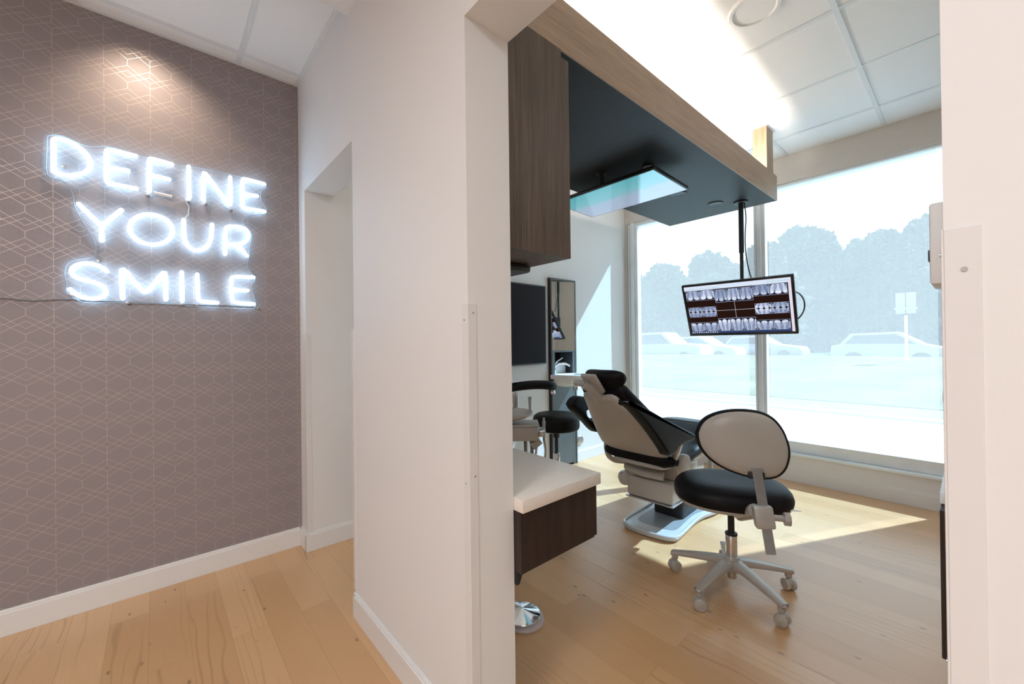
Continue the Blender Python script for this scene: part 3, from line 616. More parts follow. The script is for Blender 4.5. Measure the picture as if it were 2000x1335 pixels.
# ================================================================== SCREENS
def xray_mat(name, kind):
    g = NG(name); v, x, y, z = g.coord()
    rnd = g.n('ObjectInfo').outputs['Random']
    vv = {'upper': y, 'lower': g.M('MULTIPLY', y, -1.0), 'bitewing': g.M('SUBTRACT', g.M('MULTIPLY', g.M('ABSOLUTE', g.M('SUBTRACT', y, 0.02)), 1.7), 0.36)}[kind]
    xs = g.M('ADD', g.M('MULTIPLY', x, 2.6 if kind != 'bitewing' else 3.3), g.M('MULTIPLY', rnd, 9.0))
    xs = g.M('ADD', xs, g.M('MULTIPLY', g.M('MULTIPLY', x, vv), 1.6))
    tri = g.M('MULTIPLY', g.M('ABSOLUTE', g.M('SUBTRACT', g.M('FRACT', xs), 0.5)), 2.0)
    wd = g.M('MAXIMUM', 0.42, g.M('SUBTRACT', 0.90, g.M('MAXIMUM', 0.0, g.M('MULTIPLY', g.M('ADD', vv, 0.22), 1.1))))
    ins = g.n('Clamp'); g.t.links.new(g.M('MULTIPLY', g.M('SUBTRACT', wd, tri), 7.0), ins.inputs[0]); ins = ins.outputs[0]
    root = g.n('Clamp'); g.t.links.new(g.M('ADD', 0.5, g.M('MULTIPLY', g.M('SUBTRACT', g.M('ADD', vv, 0.18), 0.0), 6.0)), root.inputs[0]); root = root.outputs[0]
    nz = g.noise(g.vec(g.M('ADD', g.M('MULTIPLY', x, 9.), g.M('MULTIPLY', rnd, 50.)), g.M('MULTIPLY', y, 5.), 0.0), 1.0, 4, 0.6)
    bone = g.M('ADD', 0.18, g.M('MULTIPLY', nz, 0.52)); bone = g.M('MULTIPLY', bone, root)
    tooth = g.M('SUBTRACT', 0.88, g.M('MULTIPLY', root, g.M('SUBTRACT', 0.42, g.M('MULTIPLY', nz, 0.4))))
    val = g.M('ADD', g.M('MULTIPLY', ins, tooth), g.M('MULTIPLY', g.M('SUBTRACT', 1.0, ins), bone))
    occl = g.M('GREATER_THAN', g.M('ADD', vv, g.M('MULTIPLY', g.M('MULTIPLY', tri, tri), -0.16)), -0.42 if kind != 'bitewing' else -0.34)
    val = g.M('MULTIPLY', val, occl)
    corner = g.M('LESS_THAN', g.M('ADD', g.M('ABSOLUTE', x), g.M('ABSOLUTE', y)), 0.80)
    val = g.M('MULTIPLY', g.M('MULTIPLY', val, corner), g.M('ADD', 0.72, g.M('MULTIPLY', rnd, 0.42)))
    edge = g.M('GREATER_THAN', g.M('MAXIMUM', g.M('ABSOLUTE', x), g.M('ABSOLUTE', y)), 0.478)
    val = g.M('MAXIMUM', val, g.M('MULTIPLY', edge, 0.55))
    col = g.ramp(val, [(0.0, (0.012, 0.014, 0.03)), (0.45, (0.26, 0.32, 0.50)), (0.9, (0.80, 0.86, 1.0))])
    e = g.n('Emission', i_Strength=1.0); g.set(e.inputs[0], col); g.t.links.new(e.outputs[0], g.out.inputs[0]); return g.m
XU, XL, XB = xray_mat('xray_upper_teeth', 'upper'), xray_mat('xray_lower_teeth', 'lower'), xray_mat('xray_bitewing', 'bitewing')
yaw, pit, rol = math.radians(185.56), math.radians(-24.86), math.radians(0.1)
nn = Vector((math.cos(yaw) * math.cos(pit), math.sin(yaw) * math.cos(pit), math.sin(pit)))
uu = Vector((0, 0, 1)).cross(nn).normalized(); vvv = nn.cross(uu)
MC = Vector((3.217, 1.149, 1.416)); MW, MH = 0.73, 0.43
MM = Matrix((uu, vvv, nn)).transposed().to_4x4(); MM.translation = MC
mon = thing('hanging_monitor', 'monitor full of dental x-rays hanging from a black pole before the window', 'monitor', (3.30, 1.14, 1.40))
obj('casing', MB().box((-MW / 2, -MH / 2, -.030), (MW / 2, MH / 2, 0), .004, M=MM).box((-.22, -.14, -.055), (.22, .12, -.029), .01, M=MM), M_black, mon)
SW, SH = MW - .034, MH - .036
scr = obj('screen', MB().box((-SW / 2, -SH / 2 + .004, -.0005), (SW / 2, SH / 2 + .004, .0006), M=MM), emat('screen_background', (0.020, 0.008, 0.006), 1.0), mon, smooth=False)
quad_me = bpy.data.meshes.new('xray_quad'); quad_me.from_pydata([(-.5, -.5, 0), (.5, -.5, 0), (.5, .5, 0), (-.5, .5, 0)], [], [(0, 1, 2, 3)])
def sq(name, u0, u1, v0, v1, m, lift=.0012):
    me = quad_me.copy(); me.materials.append(m); o = bpy.data.objects.new(name, me); COL.objects.link(o); o.parent = scr
    c = MM @ Vector(((u0 + u1) / 2 * SW - SW / 2, SH / 2 + .004 - (v0 + v1) / 2 * SH, lift))
    mw = MM.copy(); mw.translation = c - wloc(scr)
    o.matrix_basis = mw @ Matrix.Diagonal(((u1 - u0) * SW, (v1 - v0) * SH, 1, 1)); return o
sq('toolbar', 0, 1, 0, .085, emat('screen_toolbar', (0.72, 0.80, 0.95), 1.0), .0008)
sq('taskbar', 0, .975, .957, 1.0, emat('screen_taskbar', (0.03, 0.05, 0.14), 1.0))
sq('scroll_bar', .975, 1, .03, 1.0, emat('screen_scrollbar', (0.78, 0.74, 0.86), 1.0))
wic = emat('screen_icon', (0.75, 0.82, 0.95), 1.0); tic = emat('screen_toolbar_icon', (0.42, 0.66, 0.68), 1.0)
for k in range(12): sq('taskbar_icon', .012 + k * .024, .012 + k * .024 + (.010 if k % 3 else .014), .970, .988, wic, .0016)
for k in range(17): sq('toolbar_icon', .02 + k * .021, .02 + k * .021 + .012, .05, .066, tic, .0016)
for k in range(10): sq('toolbar_icon', .80 + k * .018, .80 + k * .018 + .011, .035, .053, tic, .0016)
cl = [.012, .160, .308]; cm_ = [.308, .430, .552, .674]; c_r = [.674, .822, .970]
for a, b_ in list(zip(cl, cl[1:])) + list(zip(c_r, c_r[1:])):
    sq('xray_image', a, b_ - .005, .092, .295, XU); sq('xray_image', a, b_ - .005, .435, .645, XB); sq('xray_image', a, b_ - .005, .760, .957, XL)
for a, b_ in zip(cm_, cm_[1:]):
    sq('xray_image', a, b_ - .005, .105, .362, XU); sq('xray_image', a, b_ - .005, .690, .957, XL)
wl = emat('screen_cross_line', (0.6, 0.6, 0.66), 1.0)
sq('cross_line', .489, .492, .362, .690, wl); sq('cross_line', .308, .674, .525, .531, wl, .0014)
px_, py_ = 3.315, 1.142
obj('pole', MB().cyl((px_, py_, 1.50), (px_, py_, 1.86), .0125).cyl((px_, py_, 1.84), (px_, py_, ZS - .004), .0175).cyl((px_, py_, ZS - .014), (px_, py_, ZS - .004), .05, bev=.003), M_black_matt, mon)
obj('tilt_bracket', MB().box((px_ - .045, py_ - .04, 1.40), (px_ + .014, py_ + .04, 1.52), .005), M_black_matt, mon)
obj('cable', MB().tube(smooth_cable([(px_ + .005, py_ - .022, 2.215), (px_ + .006, py_ - .034, 2.10), (px_ + .005, py_ - .024, 1.98), (px_, py_ - .026, 1.85), (px_ - .01, py_ - .05, 1.70), (px_ - .03, py_ - .085, 1.60)]), .0042, 8), M_black_matt, mon)
obj('cable', MB().tube(smooth_cable([(3.31, .86, 1.50), (3.32, .80, 1.52), (3.33, .757, 1.46), (3.33, .755, 1.38), (3.32, .80, 1.31), (3.30, .86, 1.30)]), .0045, 8), M_black_matt, mon)
# ---- television lying flat under the canopy
tvc = Vector((2.265, 1.513, 2.123)); ty = math.radians(.82); tt_ = math.radians(-1.57)
Lx = Vector((-math.sin(ty), math.cos(ty), 0)); Sx = Vector((math.cos(ty) * math.cos(tt_), math.sin(ty) * math.cos(tt_), math.sin(tt_)))
TM = Matrix((Lx, Sx, Lx.cross(Sx))).transposed().to_4x4(); TM.translation = tvc
if TM.to_3x3().col[2].z > 0: TM = Matrix((-Lx, Sx, (-Lx).cross(Sx))).transposed().to_4x4(); TM.translation = tvc
tv = thing('ceiling_television', 'television mounted flat under the canopy, screen facing down at the dental chair', 'television', (2.265, 1.513, 2.12))
obj('casing', MB().box((-.365, -.21, -.022), (.365, .21, 0), .003, M=TM).box((-.20, -.12, -.045), (.20, .12, -.02), .01, M=TM), M_black, tv)
g = NG('television_picture'); v_, x_, y_, z_ = g.coord('Generated')
nz = g.noise(v_, 3.0, 3)
fy = g.M('ADD', x_, g.M('MULTIPLY', g.M('SUBTRACT', nz, .5), .25))
colr = g.ramp(fy, [(0.0, (0.10, 0.48, 0.55)), (0.38, (0.18, 0.55, 0.62)), (0.52, (0.38, 0.52, 0.68)), (1.0, (0.42, 0.50, 0.68))])
g.bsdf((0.01, 0.01, 0.01), 0.06, 0, 0.6, Emission_Color=colr, Emission_Strength=0.75)
obj('screen', MB().box((-.356, -.201, -.0005), (.356, .201, .0008), M=TM), g.m, tv, smooth=False, label='screen showing a pale blue sea and sky')
for dx, dy in ((-.20, 0.10), (-.20, -.17)):
    p = TM @ Vector((dx, dy, -.03)); 
for p in (Vector((2.07, 1.50, 2.15)), Vector((2.22, 1.27, 2.15))):
    obj('ceiling_mount', MB().cyl(p, (p.x, p.y, ZS - .004), .016 if p.x < 2.1 else .006).cyl((p.x, p.y, ZS - .012), (p.x, p.y, ZS - .004), .034, bev=.002), M_black_matt if p.x < 2.1 else M_steel, tv)
obj('power_light', MB().box((-.02, .203, -.001), (.02, .206, .0012), M=TM), M_white, tv)
# ================================================================== FOREGROUND STOOL
def caster(p, ang, parent, r=.027):
    x, y = p; c, s = math.cos(ang), math.sin(ang)
    m = MB()
    for sd in (-1, 1):
        a = Vector((x, y, r)) + Vector((-s, c, 0)) * (sd * .006); b = Vector((x, y, r)) + Vector((-s, c, 0)) * (sd * .024)
        m.cyl(a, b, r, bev=.005, seg=20)
    o = obj('caster', m, M_cast, parent)
    obj('caster_hood', MB().sphere((x, y, r + .004), (r * 1.02, .021, r * 1.02), 14, M=Matrix.Translation((0, 0, 0))).cyl((x, y, r + .01), (x, y, .085), .0075, seg=10), M_cast, o)
def star_base(cx, cy, R0, ph, parent, m, zc=.150, ze=.098):
    for k in range(5):
        a = ph + k * 2 * math.pi / 5; ca, sa = math.cos(a), math.sin(a)
        fr = frame((cx, cy, 0), (ca, sa, 0), (-sa, ca, 0))
        pts = MB()
        def leg(u, vv):
            r_ = .012 + u * (R0 + .004); top = zc + (ze - zc) * (u ** 1.25); w_ = .029 - .012 * u
            th = .036 - .016 * u
            if u < .22: th += (.22 - u) * .12
            A = 2 * math.pi * vv; cc, ss = math.cos(A), math.sin(A)
            sgn = lambda q: (abs(q) ** .45) * (1 if q > 0 else -1)
            return fr @ Vector((r_, w_ * sgn(cc), top - th / 2 + th / 2 * sgn(ss)))
        pts.grid(leg, 14, 20)
        e = fr @ Vector((R0 - .001, 0, ze - .01))
        pts.cyl((e.x, e.y, .060), (e.x, e.y, ze - .002), .015, .017, bev=.004, seg=16)
        pts.sphere(fr @ Vector((R0 + .002, 0, ze - .012)), (.018, .018, .012), 12)
        lg = obj('base_leg', pts, m, parent)
        caster((cx + R0 * ca, cy + R0 * sa), a + .9 + k * 1.3, parent)
cx, cy = 2.0505, 0.7696
st = thing('operator_stool', 'stool with black seat and cream oval backrest in front of the dental chair', 'stool', (cx, cy, 0))
star_base(cx, cy, .263, math.radians(100.2), st, M_cast)
obj('base_hub', MB().cyl((cx, cy, .105), (cx, cy, .160), .040, .034, bev=.006), M_cast, st)
obj('gas_lift', MB().cyl((cx, cy, .15), (cx, cy, .262), .0255, bev=.002), M_chrome, st, label='chrome sleeve of the gas lift')
obj('gas_lift_foot', MB().cyl((cx, cy, .055), (cx, cy, .11), .020, bev=.003), M_steel, st)
obj('piston', MB().cyl((cx, cy, .262), (cx, cy, .44), .0145).cyl((cx, cy, .258), (cx, cy, .268), .027, bev=.002), M_black_matt, st)
FA = math.radians(29); Fv = Vector((math.cos(FA), math.sin(FA), 0)); Lv = Vector((-math.sin(FA), math.cos(FA), 0))
def seat_pt(rx, ry, prof, ctr, dish=0.0, tilt=0.0):
    def fn(u, vv):
        A = 2 * math.pi * u; i = vv * (len(prof) - 1); k = min(int(i), len(prof) - 2); f = i - k
        r = prof[k][0] * (1 - f) + prof[k + 1][0] * f; z = prof[k][1] * (1 - f) + prof[k + 1][1] * f
        ca, sa = math.cos(A), math.sin(A); e = .85
        ca2 = abs(ca) ** e * (1 if ca > 0 else -1); sa2 = abs(sa) ** e * (1 if sa > 0 else -1)
        lx, ly = r * rx * ca2, r * ry * sa2
        zz = z + dish * (ly / ry) ** 2 * min(1, r) + tilt * lx
        return Vector(ctr) + Fv * lx + Lv * ly + Vector((0, 0, zz))
    return fn
seatprof = [(0, .052), (.35, .054), (.6, .055), (.78, .050), (.90, .038), (.97, .018), (1.0, -.005), (.985, -.026), (.95, -.036), (.5, -.040), (0, -.040)]
obj('seat_cushion', MB().grid(seat_pt(.205, .252, seatprof, (cx, cy, .470)), 56, 24), M_leather, st)
obj('seat_shell', MB().grid(seat_pt(.205, .252, [(.93, -.034), (.96, -.038), (.93, -.050), (.75, -.064), (.4, -.074), (0, -.076)], (cx, cy, .470)), 48, 10), M_shell, st, label='cream shell under the seat')
obj('tilt_mechanism', MB().box((cx - .06, cy - .05, .380), (cx + .06, cy + .05, .405), .008), M_cast, st)
# backrest shell
kk = .000359
ol = [(215, 430), (245, 340), (300, 268), (380, 215), (470, 178), (580, 153), (700, 145), (810, 152), (900, 172), (985, 215), (1050, 280), (1100, 360), (1130, 440), (1155, 540), (1158, 630), (1140, 720), (1110, 795), (1050, 862), (980, 893), (900, 905), (800, 900), (700, 888), (600, 864), (500, 828), (410, 780), (330, 718), (275, 650), (240, 590), (218, 510)]
ol = [((a - 690) * kk, -(b - 520) * kk) for a, b in ol]
ol = smooth_path(ol + ol[:1], 1)[:-1]
BC = Vector((1.872, .648, .742)); bn = Vector((-.865, -.48, .06)).normalized(); bu = Vector((0, 0, 1)).cross(bn).normalized(); bv = bn.cross(bu)
BM_ = Matrix((bu, bv, bn)).transposed().to_4x4(); BM_.translation = BC
def oval(scale, prof):
    n = len(ol)
    def fn(u, vv):
        k = int(round(u * n)) % n; i = vv * (len(prof) - 1); j = min(int(i), len(prof) - 2); f = i - j
        r = prof[j][0] * (1 - f) + prof[j + 1][0] * f; z = prof[j][1] * (1 - f) + prof[j + 1][1] * f
        x, y = ol[k][0] * r * scale, ol[k][1] * r * scale
        return BM_ @ Vector((x, y, z - .55 * x * x))
    return fn, n
fn, n = oval(1.0, [(0, .020), (.4, .019), (.7, .015), (.88, .008), (.97, 0.0), (1.0, -.008), (.99, -.014), (0, -.014)])
obj('backrest_shell', MB().grid(fn, n, 28), M_shell, st, label='cream oval shell on the back of the backrest')
fn, n = oval(1.065, [(0, -.010), (.95, -.010), (1.0, -.018), (1.015, -.032), (1.0, -.048), (.9, -.062), (.5, -.070), (0, -.072)])
obj('backrest_cushion', MB().grid(fn, n, 28), M_leather, st)
obj('backrest_slot', MB().box((.012, -.140, -.004), (.072, -.112, .021), .003, M=BM_), M_black, st)
P0 = Vector((1.870, .598, .640)); P1 = Vector((1.838, .541, .325)); dd = (P1 - P0).normalized()
fr = frame(P0, dd, bu); Ln = (P1 - P0).length
obj('backrest_bar', MB().box((-.01, -.018, -.005), (Ln, .018, .005), .001, M=fr).box((-.01, -.0165, -.0075), (Ln, -.0125, -.004), M=fr).box((-.01, -.0075, -.0075), (Ln, -.0035, -.004), M=fr), M_steel, st, smooth=False)
bc_ = P0 + dd * (Ln * .56)
fr2 = frame(bc_, dd, bu)
obj('bar_clamp', MB().box((-.043, -.040, -.022), (.043, .030, .030), .008, M=fr2), M_cast, st)
for sx, sy in ((-.028, -.012), (.028, -.012), (-.02, .022)): obj('bolt', MB().cyl(fr2 @ Vector((sx, sy, -.0225)), fr2 @ Vector((sx, sy, -.0255)), .006, seg=12), M_steel, st)
obj('bar_arm', MB().tube([(cx, cy, .398), (cx - .08, cy - .07, .395), tuple(bc_ + Vector((.035, .045, 0)))], [.024, .026, .030], 12), M_cast, st)
kd = -bu if (-bu).y < 0 else bu
k0 = bc_ + kd * .03; k1 = k0 + kd * .045
obj('clamp_knob', MB().cyl(k0, k1, .012).cyl(k1 - kd * .008, k1 + kd * .014, .027, seg=8, bev=.003), M_cast, st)
obj('tilt_lever', MB().tube([(cx - .02, cy - .10, .425), (2.03, .555, .440), (2.055, .525, .446), (2.085, .497, .442)], [.006, .007, .012, .003], 10, flat=.35), M_steel, st)
# ================================================================== SMALL ASSISTANT STOOL
sx_, sy_ = 2.43, 2.235
s2 = thing('assistant_stool', 'round black stool with curved padded arm by the washstand', 'stool', (sx_, sy_, 0))
obj('seat_cushion', MB().lathe([(0, .612), (.12, .612), (.16, .606), (.182, .590), (.188, .570), (.188, .505), (.180, .488), (.165, .482), (0, .482)], (sx_, sy_, 0), 48), M_leather, s2)
obj('piston', MB().cyl((sx_, sy_, .28), (sx_, sy_, .48), .015).cyl((sx_, sy_, .415), (sx_, sy_, .482), .026, bev=.003), M_black_matt, s2)
obj('gas_lift', MB().cyl((sx_, sy_, .15), (sx_, sy_, .29), .027, bev=.002), M_chrome, s2)
star_base(sx_, sy_, .25, .3, s2, M_cast)
ring = [(sx_ + .27 * math.cos(a), sy_ + .27 * math.sin(a), .868 + .012 * math.sin(a * 2)) for a in [math.radians(x) for x in range(245, 139, -7)]]
ring = [(2.27, 2.11, .850), (2.225, 2.115, .862), (2.16, 2.15, .868), (2.10, 2.20, .866), (2.05, 2.27, .855), (2.03, 2.34, .840), (2.05, 2.42, .828), (2.12, 2.47, .82)]
obj('padded_arm', MB().tube(smooth_cable([(2.275, 2.125, .850)] + ring[1:]), .034, 14, flat=1.0).sphere((2.275, 2.125, .850), .034, 14), M_leather, s2, label='curved black padded body support')
obj('arm_joint', MB().cyl((2.285, 2.13, .79), (2.285, 2.13, .835), .014, bev=.002).sphere((2.285, 2.13, .80), .018), M_chrome, s2)
obj('arm_support', MB().tube([(sx_, sy_, .46), (2.25, 2.35, .462), (2.14, 2.44, .47), (2.115, 2.465, .56), (2.12, 2.47, .82)], .012, 10), M_steel, s2)
# ================================================================== DELIVERY CART
dc = thing('instrument_cart', 'cream dental instrument cart with tray and handpieces behind the cream worktop', 'instrument cart', (1.66, 2.0, 0))
obj('tray', MB().lathe([(0, .728), (.165, .730), (.178, .742), (.186, .744), (.184, .728), (.150, .712), (0, .710)], (1.665, 1.985, 0), 40), M_shell, dc)
Mh = T(1.70, 1.93, .625) @ Matrix.Rotation(math.radians(-41.3), 4, 'Z')
obj('control_head', MB().box((-.16, -.06, -.055), (.155, .09, .040), .012, M=Mh).box((-.165, -.085, .040), (.16, .10, .052), .006, M=Mh), M_cast, dc)
obj('column', MB().cyl((1.62, 2.02, .05), (1.62, 2.02, .715), .022), M_cast, dc)
obj('cart_base', MB().cyl((1.62, 2.02, .03), (1.62, 2.02, .06), .20, bev=.01), M_cast, dc)
for p in ((1.800, 1.881), (1.736, 1.937), (1.725, 1.95), (1.866, 1.824)):
    hi = {1.800: .835, 1.736: .868, 1.725: .862, 1.866: .700}[p[0]]
    lo = hi - .10 if p[0] != 1.866 else .55
    o = obj('handpiece', MB().cyl((p[0], p[1], lo), (p[0], p[1], hi - .02), .008, .011).cyl((p[0], p[1], hi - .02), (p[0], p[1], hi), .011 if p[0] < 1.85 else .006, .014 if p[0] == 1.800 else .008), M_steel, dc)
obj('hose_holder', MB().box((.155, -.05, -.03), (.20, .07, .01), .006, M=Mh), M_steel, dc)
for a, b_, c_ in (((1.774, 1.906, .60), (1.778, 1.90, .49), (1.76, 1.91, .25)), ((1.80, 1.88, .60), (1.812, 1.872, .46), (1.78, 1.90, .24)), ((1.866, 1.824, .56), (1.878, 1.815, .46), (1.83, 1.86, .22)), ((1.83, 1.856, .60), (1.832, 1.852, .52), (1.80, 1.885, .25))):
    obj('hose', MB().tube(smooth_cable([a, b_, c_, (1.68, 1.98, .10)]), .011 if a[0] < 1.82 else .008, 10), M_steel if a[0] > 1.82 else M_wire, dc)
obj('gauze_holder', MB().cyl((1.80, 1.87, .52), (1.845, 1.84, .56), .028, bev=.004), M_shell, dc)
# foot pedal
fp = thing('foot_pedal', 'chrome-domed foot pedal disc on the floor under the dark drawer unit', 'foot pedal', (1.165, 1.29, 0))
obj('pedal_base', MB().lathe([(0, 0), (.082, 0), (.086, .006), (.083, .014), (.060, .020), (0, .020)], (1.17, 1.275, 0), 40), M_pink, fp)
obj('pedal_dome', MB().lathe([(0, .052), (.004, .051), (.078, .030), (.080, .026), (.072, .022), (0, .021)], (1.165, 1.285, 0), 40), M_chrome, fp)
# ================================================================== DENTAL CHAIR
CX, CYY = 2.20, 1.34
ch = thing('dental_chair', 'reclined black and cream dental chair on a grey floor plate', 'dental chair', (2.6, CYY, 0))
Mc = T(2.20, 1.325, 0) @ Matrix.Rotation(math.radians(3), 4, 'Z')
pl = []
for x, y in [(0.04, .150), (0.02, .11), (0.015, 0), (0.03, -.12), (0.06, -.165), (0.12, -.175), (.45, -.15), (.62, -.20), (.74, -.21), (.95, -.18), (1.0, 0), (.95, .18), (.60, .20), (.45, .17), (.15, .175), (.07, .17)]: pl.append((x, y))
plate = smooth_path(pl + pl[:1], 2)[:-1]
obj('base_plate', MB().prism(plate, 0.004, .030, Mc, bev=.008), M_bluegrey, ch, label='pale grey floor plate')
inner = [((x - .45) * .80 + .47, y * .74) for x, y in plate]
obj('plate_inset', MB().prism(inner, .0295, .0315, Mc), mat('grey_rubber_inset', (0.28, 0.30, 0.32), 0.4, var=0.05), ch, label='darker inset of the floor plate')
rim = MB()
rim.tube([Mc @ Vector((x, y, .030)) for x, y in plate], .009, 8, closed=True)
obj('base_rim', rim, M_bluegrey, ch)
def rbox(lo, hi, bev, name, m, lab=None, M_=None): return obj(name, MB().box(lo, hi, bev, M=M_ or Mc), m, ch, label=lab)
rbox((.33, -.10, .02), (.70, .10, .19), .02, 'base_column', M_black_matt)
rbox((.15, -.115, .172), (.62, .195, .305), .018, 'lift_housing', M_shell, 'cream lower housing of the chair')
rbox((.30, -.125, .200), (.66, -.114, .262), .006, 'step_panel', M_bluegrey)
rbox((.145, -.12, .163), (.62, .200, .172), .002, 'housing_trim', M_steel)
rbox((.22, -.13, .306), (.62, .02, .40), .01, 'riser', M_cast)
rbox((.18, -.14, .40), (.66, .12, .452), .008, 'seat_carriage', M_cast)
rbox((.12, .00, .315), (.42, .20, .375), .025, 'arm_block', M_cast)
obj('arm_block_lip', MB().tube([Mc @ Vector(p) for p in ((.13, -.07, .352), (.10, .04, .356), (.12, .17, .368), (.20, .215, .375), (.34, .21, .375))], .026, 12, flat=1.0), M_cast, ch)
obj('hinge_cover', MB().cyl(Mc @ Vector((.15, .20, .27)), Mc @ Vector((.20, .24, .27)), .045, bev=.01), M_cast, ch)
obj('lift_strut', MB().box((.10, .03, -.012), (.38, .075, .012), .004, M=Mc @ T(.06, 0, .50) @ Matrix.Rotation(math.radians(42), 4, 'Y')), M_bluegrey, ch)
obj('delivery_arm_pipe', MB().tube(smooth_cable([(2.40, 1.45, .415), (2.33, 1.50, .40), (2.26, 1.545, .40), (2.215, 1.575, .43), (2.20, 1.585, .48), (2.20, 1.585, .55)]), .016, 12), M_cast, ch)
# backrest
th = math.radians(45)
ux = Vector((-math.cos(th), 0, math.sin(th))); ly_ = Vector((0, 1, 0)); nb = ly_.cross(ux)
if nb.x < 0: nb = -nb                                    # towards the patient: forward and up
HIP = Vector((2.20, 1.345, .50))
prof = [(-.02, .10), (.0, .16), (.04, .205), (.08, .232), (.16, .220), (.3, .182), (.41, .150), (.50, .122), (.55, .110), (.575, .085)]
def hw(u):
    for (a, wa), (b_, wb) in zip(prof, prof[1:]):
        if a <= u <= b_: return wa + (wb - wa) * (u - a) / (b_ - a)
    return prof[-1][1]
def back_pt(off, sc, thick, du=0.0, extra=0.0):
    def fn(s, t):
        u = -.02 + s * .595; w_ = (hw(u) + extra) * sc
        A = t * 2 * math.pi; c, q = math.cos(A), math.sin(A)
        sg = lambda a, e: abs(a) ** e * (1 if a > 0 else -1)
        endr = min(1, (min(s, 1 - s) / .05) ** .5) if min(s, 1 - s) < .05 else 1
        lat = w_ * sg(c, .5); dep = thick * sg(q, .7) * endr
        dip = -.022 * math.exp(-(lat / .05) ** 2) * max(0, (s - .85) / .15)
        return HIP + ux * (u + du + dip) + ly_ * lat + nb * (off + dep)
    return fn
def capgrid(fn, nu, nv):
    m = MB(); m.grid(fn, nu, nv)
    for s in (0, 1):
        t = bmesh.new(); t.faces.new([t.verts.new(fn(s, j / nv)) for j in range(nv)]); m._add(t)
    bmesh.ops.remove_doubles(m.bm, verts=m.bm.verts, dist=1e-4); bmesh.ops.recalc_face_normals(m.bm, faces=m.bm.faces[:]); return m
obj('backrest_shell', capgrid(back_pt(0.0, 1.0, .022), 36, 40), M_shell, ch, label='cream shell on the back of the backrest')
obj('backrest_cushion', capgrid(back_pt(.055, 1.0, .042, .01, .030), 36, 40), M_leather, ch)
WING = [(1.62, .905), (1.68, .90), (1.81, .85), (1.96, .785), (2.14, .715), (2.31, .650), (2.31, .625), (2.27, .615), (2.19, .62), (2.11, .61), (2.08, .585), (2.00, .575), (1.96, .625), (1.83, .745), (1.71, .84), (1.64, .885)]
# armrest loops
arm = [(1.905, .80), (1.93, .835), (1.98, .85), (2.06, .830), (2.16, .765), (2.30, .690), (2.325, .668), (2.315, .645), (2.27, .628), (2.18, .590), (2.13, .60), (2.03, .69), (1.93, .76)]
arm = smooth_path(arm + arm[:1], 2)[:-1]
hole = [(2.045, .745), (2.09, .760), (2.17, .715), (2.18, .690), (2.14, .680), (2.09, .690), (2.05, .715)]
hole = smooth_path(hole + hole[:1], 2)[:-1]
Ma = frame((0, 1.645, 0), (1, 0, 0), (0, 0, 1))
obj('armrest', MB().prism(arm, -.036, .036, Ma, bev=.018, holes=[hole], seg=4), M_leather, ch, label='looped black armrest on the far side')
wing = smooth_path(WING + WING[:1], 1)[:-1]
obj('armrest', MB().prism(wing, -.030, .030, frame((0, 1.075, 0), (1, 0, 0), (0, 0, 1)), bev=.016, seg=4), M_leather, ch, label='black padded armrest wing on the near side')
obj('armrest_bracket', MB().tube([(2.16, 1.07, .62), (2.20, 1.12, .52), (2.24, 1.18, .46)], .018, 10), M_cast, ch)
obj('armrest_bracket', MB().tube([(2.16, 1.62, .62), (2.20, 1.56, .52), (2.24, 1.50, .46)], .018, 10), M_cast, ch)
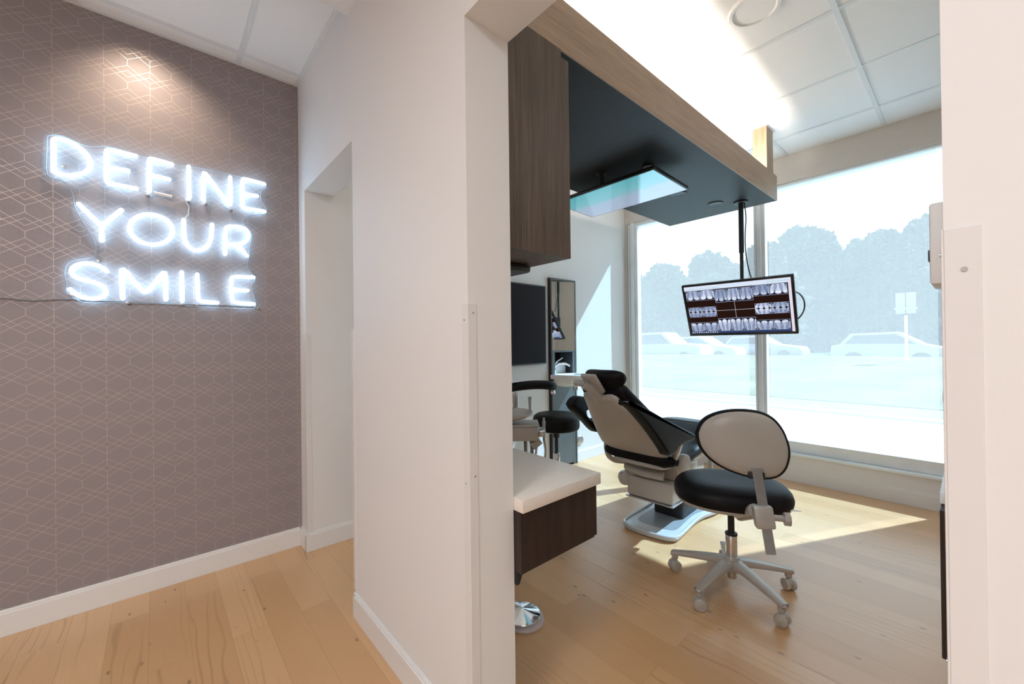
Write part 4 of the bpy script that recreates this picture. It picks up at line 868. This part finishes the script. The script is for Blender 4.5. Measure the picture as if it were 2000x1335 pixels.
# seat + leg rest
def pad(pts, hwid, th_, m, name, lab=None):
    """pts: (x,z) of the pad's centre line"""
    n = len(pts)
    def fn(s, t):
        i = s * (n - 1); k = min(int(i), n - 2); f = i - k
        x = pts[k][0] * (1 - f) + pts[k + 1][0] * f; z = pts[k][1] * (1 - f) + pts[k + 1][1] * f
        A = t * 2 * math.pi; sg = lambda a, e: abs(a) ** e * (1 if a > 0 else -1)
        e_ = min(s, 1 - s); er = (min(1, e_ / .08)) ** .5 if e_ < .08 else 1
        return Vector((x, 1.34 + (hwid if not callable(hwid) else hwid(s)) * (.85 + .15 * er) * sg(math.cos(A), .45), z + th_ * er * sg(math.sin(A), .7)))
    return obj(name, capgrid(fn, 30, 36), m, ch, label=lab)
spts = smooth_path([(2.15, .50), (2.30, .485), (2.50, .50), (2.66, .555), (2.76, .585)], 2)
pad(spts, .235, .042, M_leather, 'seat_cushion')
lpts = smooth_path([(2.76, .588), (2.90, .585), (3.10, .545), (3.30, .50), (3.42, .48)], 2)
pad(lpts, lambda s: .225 - .05 * s, .038, M_leather_lit, 'leg_rest')
pad([(x, z - .045) for x, z in spts], .17, .014, M_shell, 'seat_pan', 'cream pan under the seat')
obj('hip_cover', MB().cyl((2.27, 1.085, .475), (2.27, 1.125, .475), .058, bev=.01).box((2.22, 1.09, .42), (2.42, 1.125, .475), .012), M_shell, ch)
# headrest
hm = T(1.812, 1.318, .978) @ Matrix.Rotation(math.radians(48), 4, 'Y')
def hr(u, v):
    A = u * 2 * math.pi; B = (v - .5) * math.pi; sg = lambda a, e: abs(a) ** e * (1 if a > 0 else -1)
    x = .060 * sg(math.cos(B), .6) * sg(math.cos(A), .8); y = .125 * sg(math.cos(B), .6) * sg(math.sin(A), .8); z = .036 * sg(math.sin(B), .8)
    return hm @ Vector((x, y, z + 1.6 * y * y))
obj('headrest_cushion', MB().grid(hr, 40, 20), M_leather, ch)
obj('headrest_arm', MB().tube([(1.820, 1.345, .872), (1.79, 1.345, .905), (1.745, 1.35, .935), (1.705, 1.365, .958)], [.030, .028, .026, .024], 14).box((-.075, -.045, -.010), (.055, .050, .010), .006, M=T(1.752, 1.335, .955) @ Matrix.Rotation(math.radians(48), 4, 'Y')), M_cast, ch, label='cream headrest bracket')
obj('headrest_knob', MB().cyl((1.71, 1.36, .962), (1.70, 1.425, .965), .018, bev=.004), M_cast, ch)
# side post by the window end of the chair
obj('side_post', MB().box((3.02, 1.40, .030), (3.05, 1.44, .43), .004).box((3.02, 1.30, .40), (3.16, 1.44, .43), .004).box((3.12, 1.30, .03), (3.15, 1.33, .40), .004), M_cast, ch)
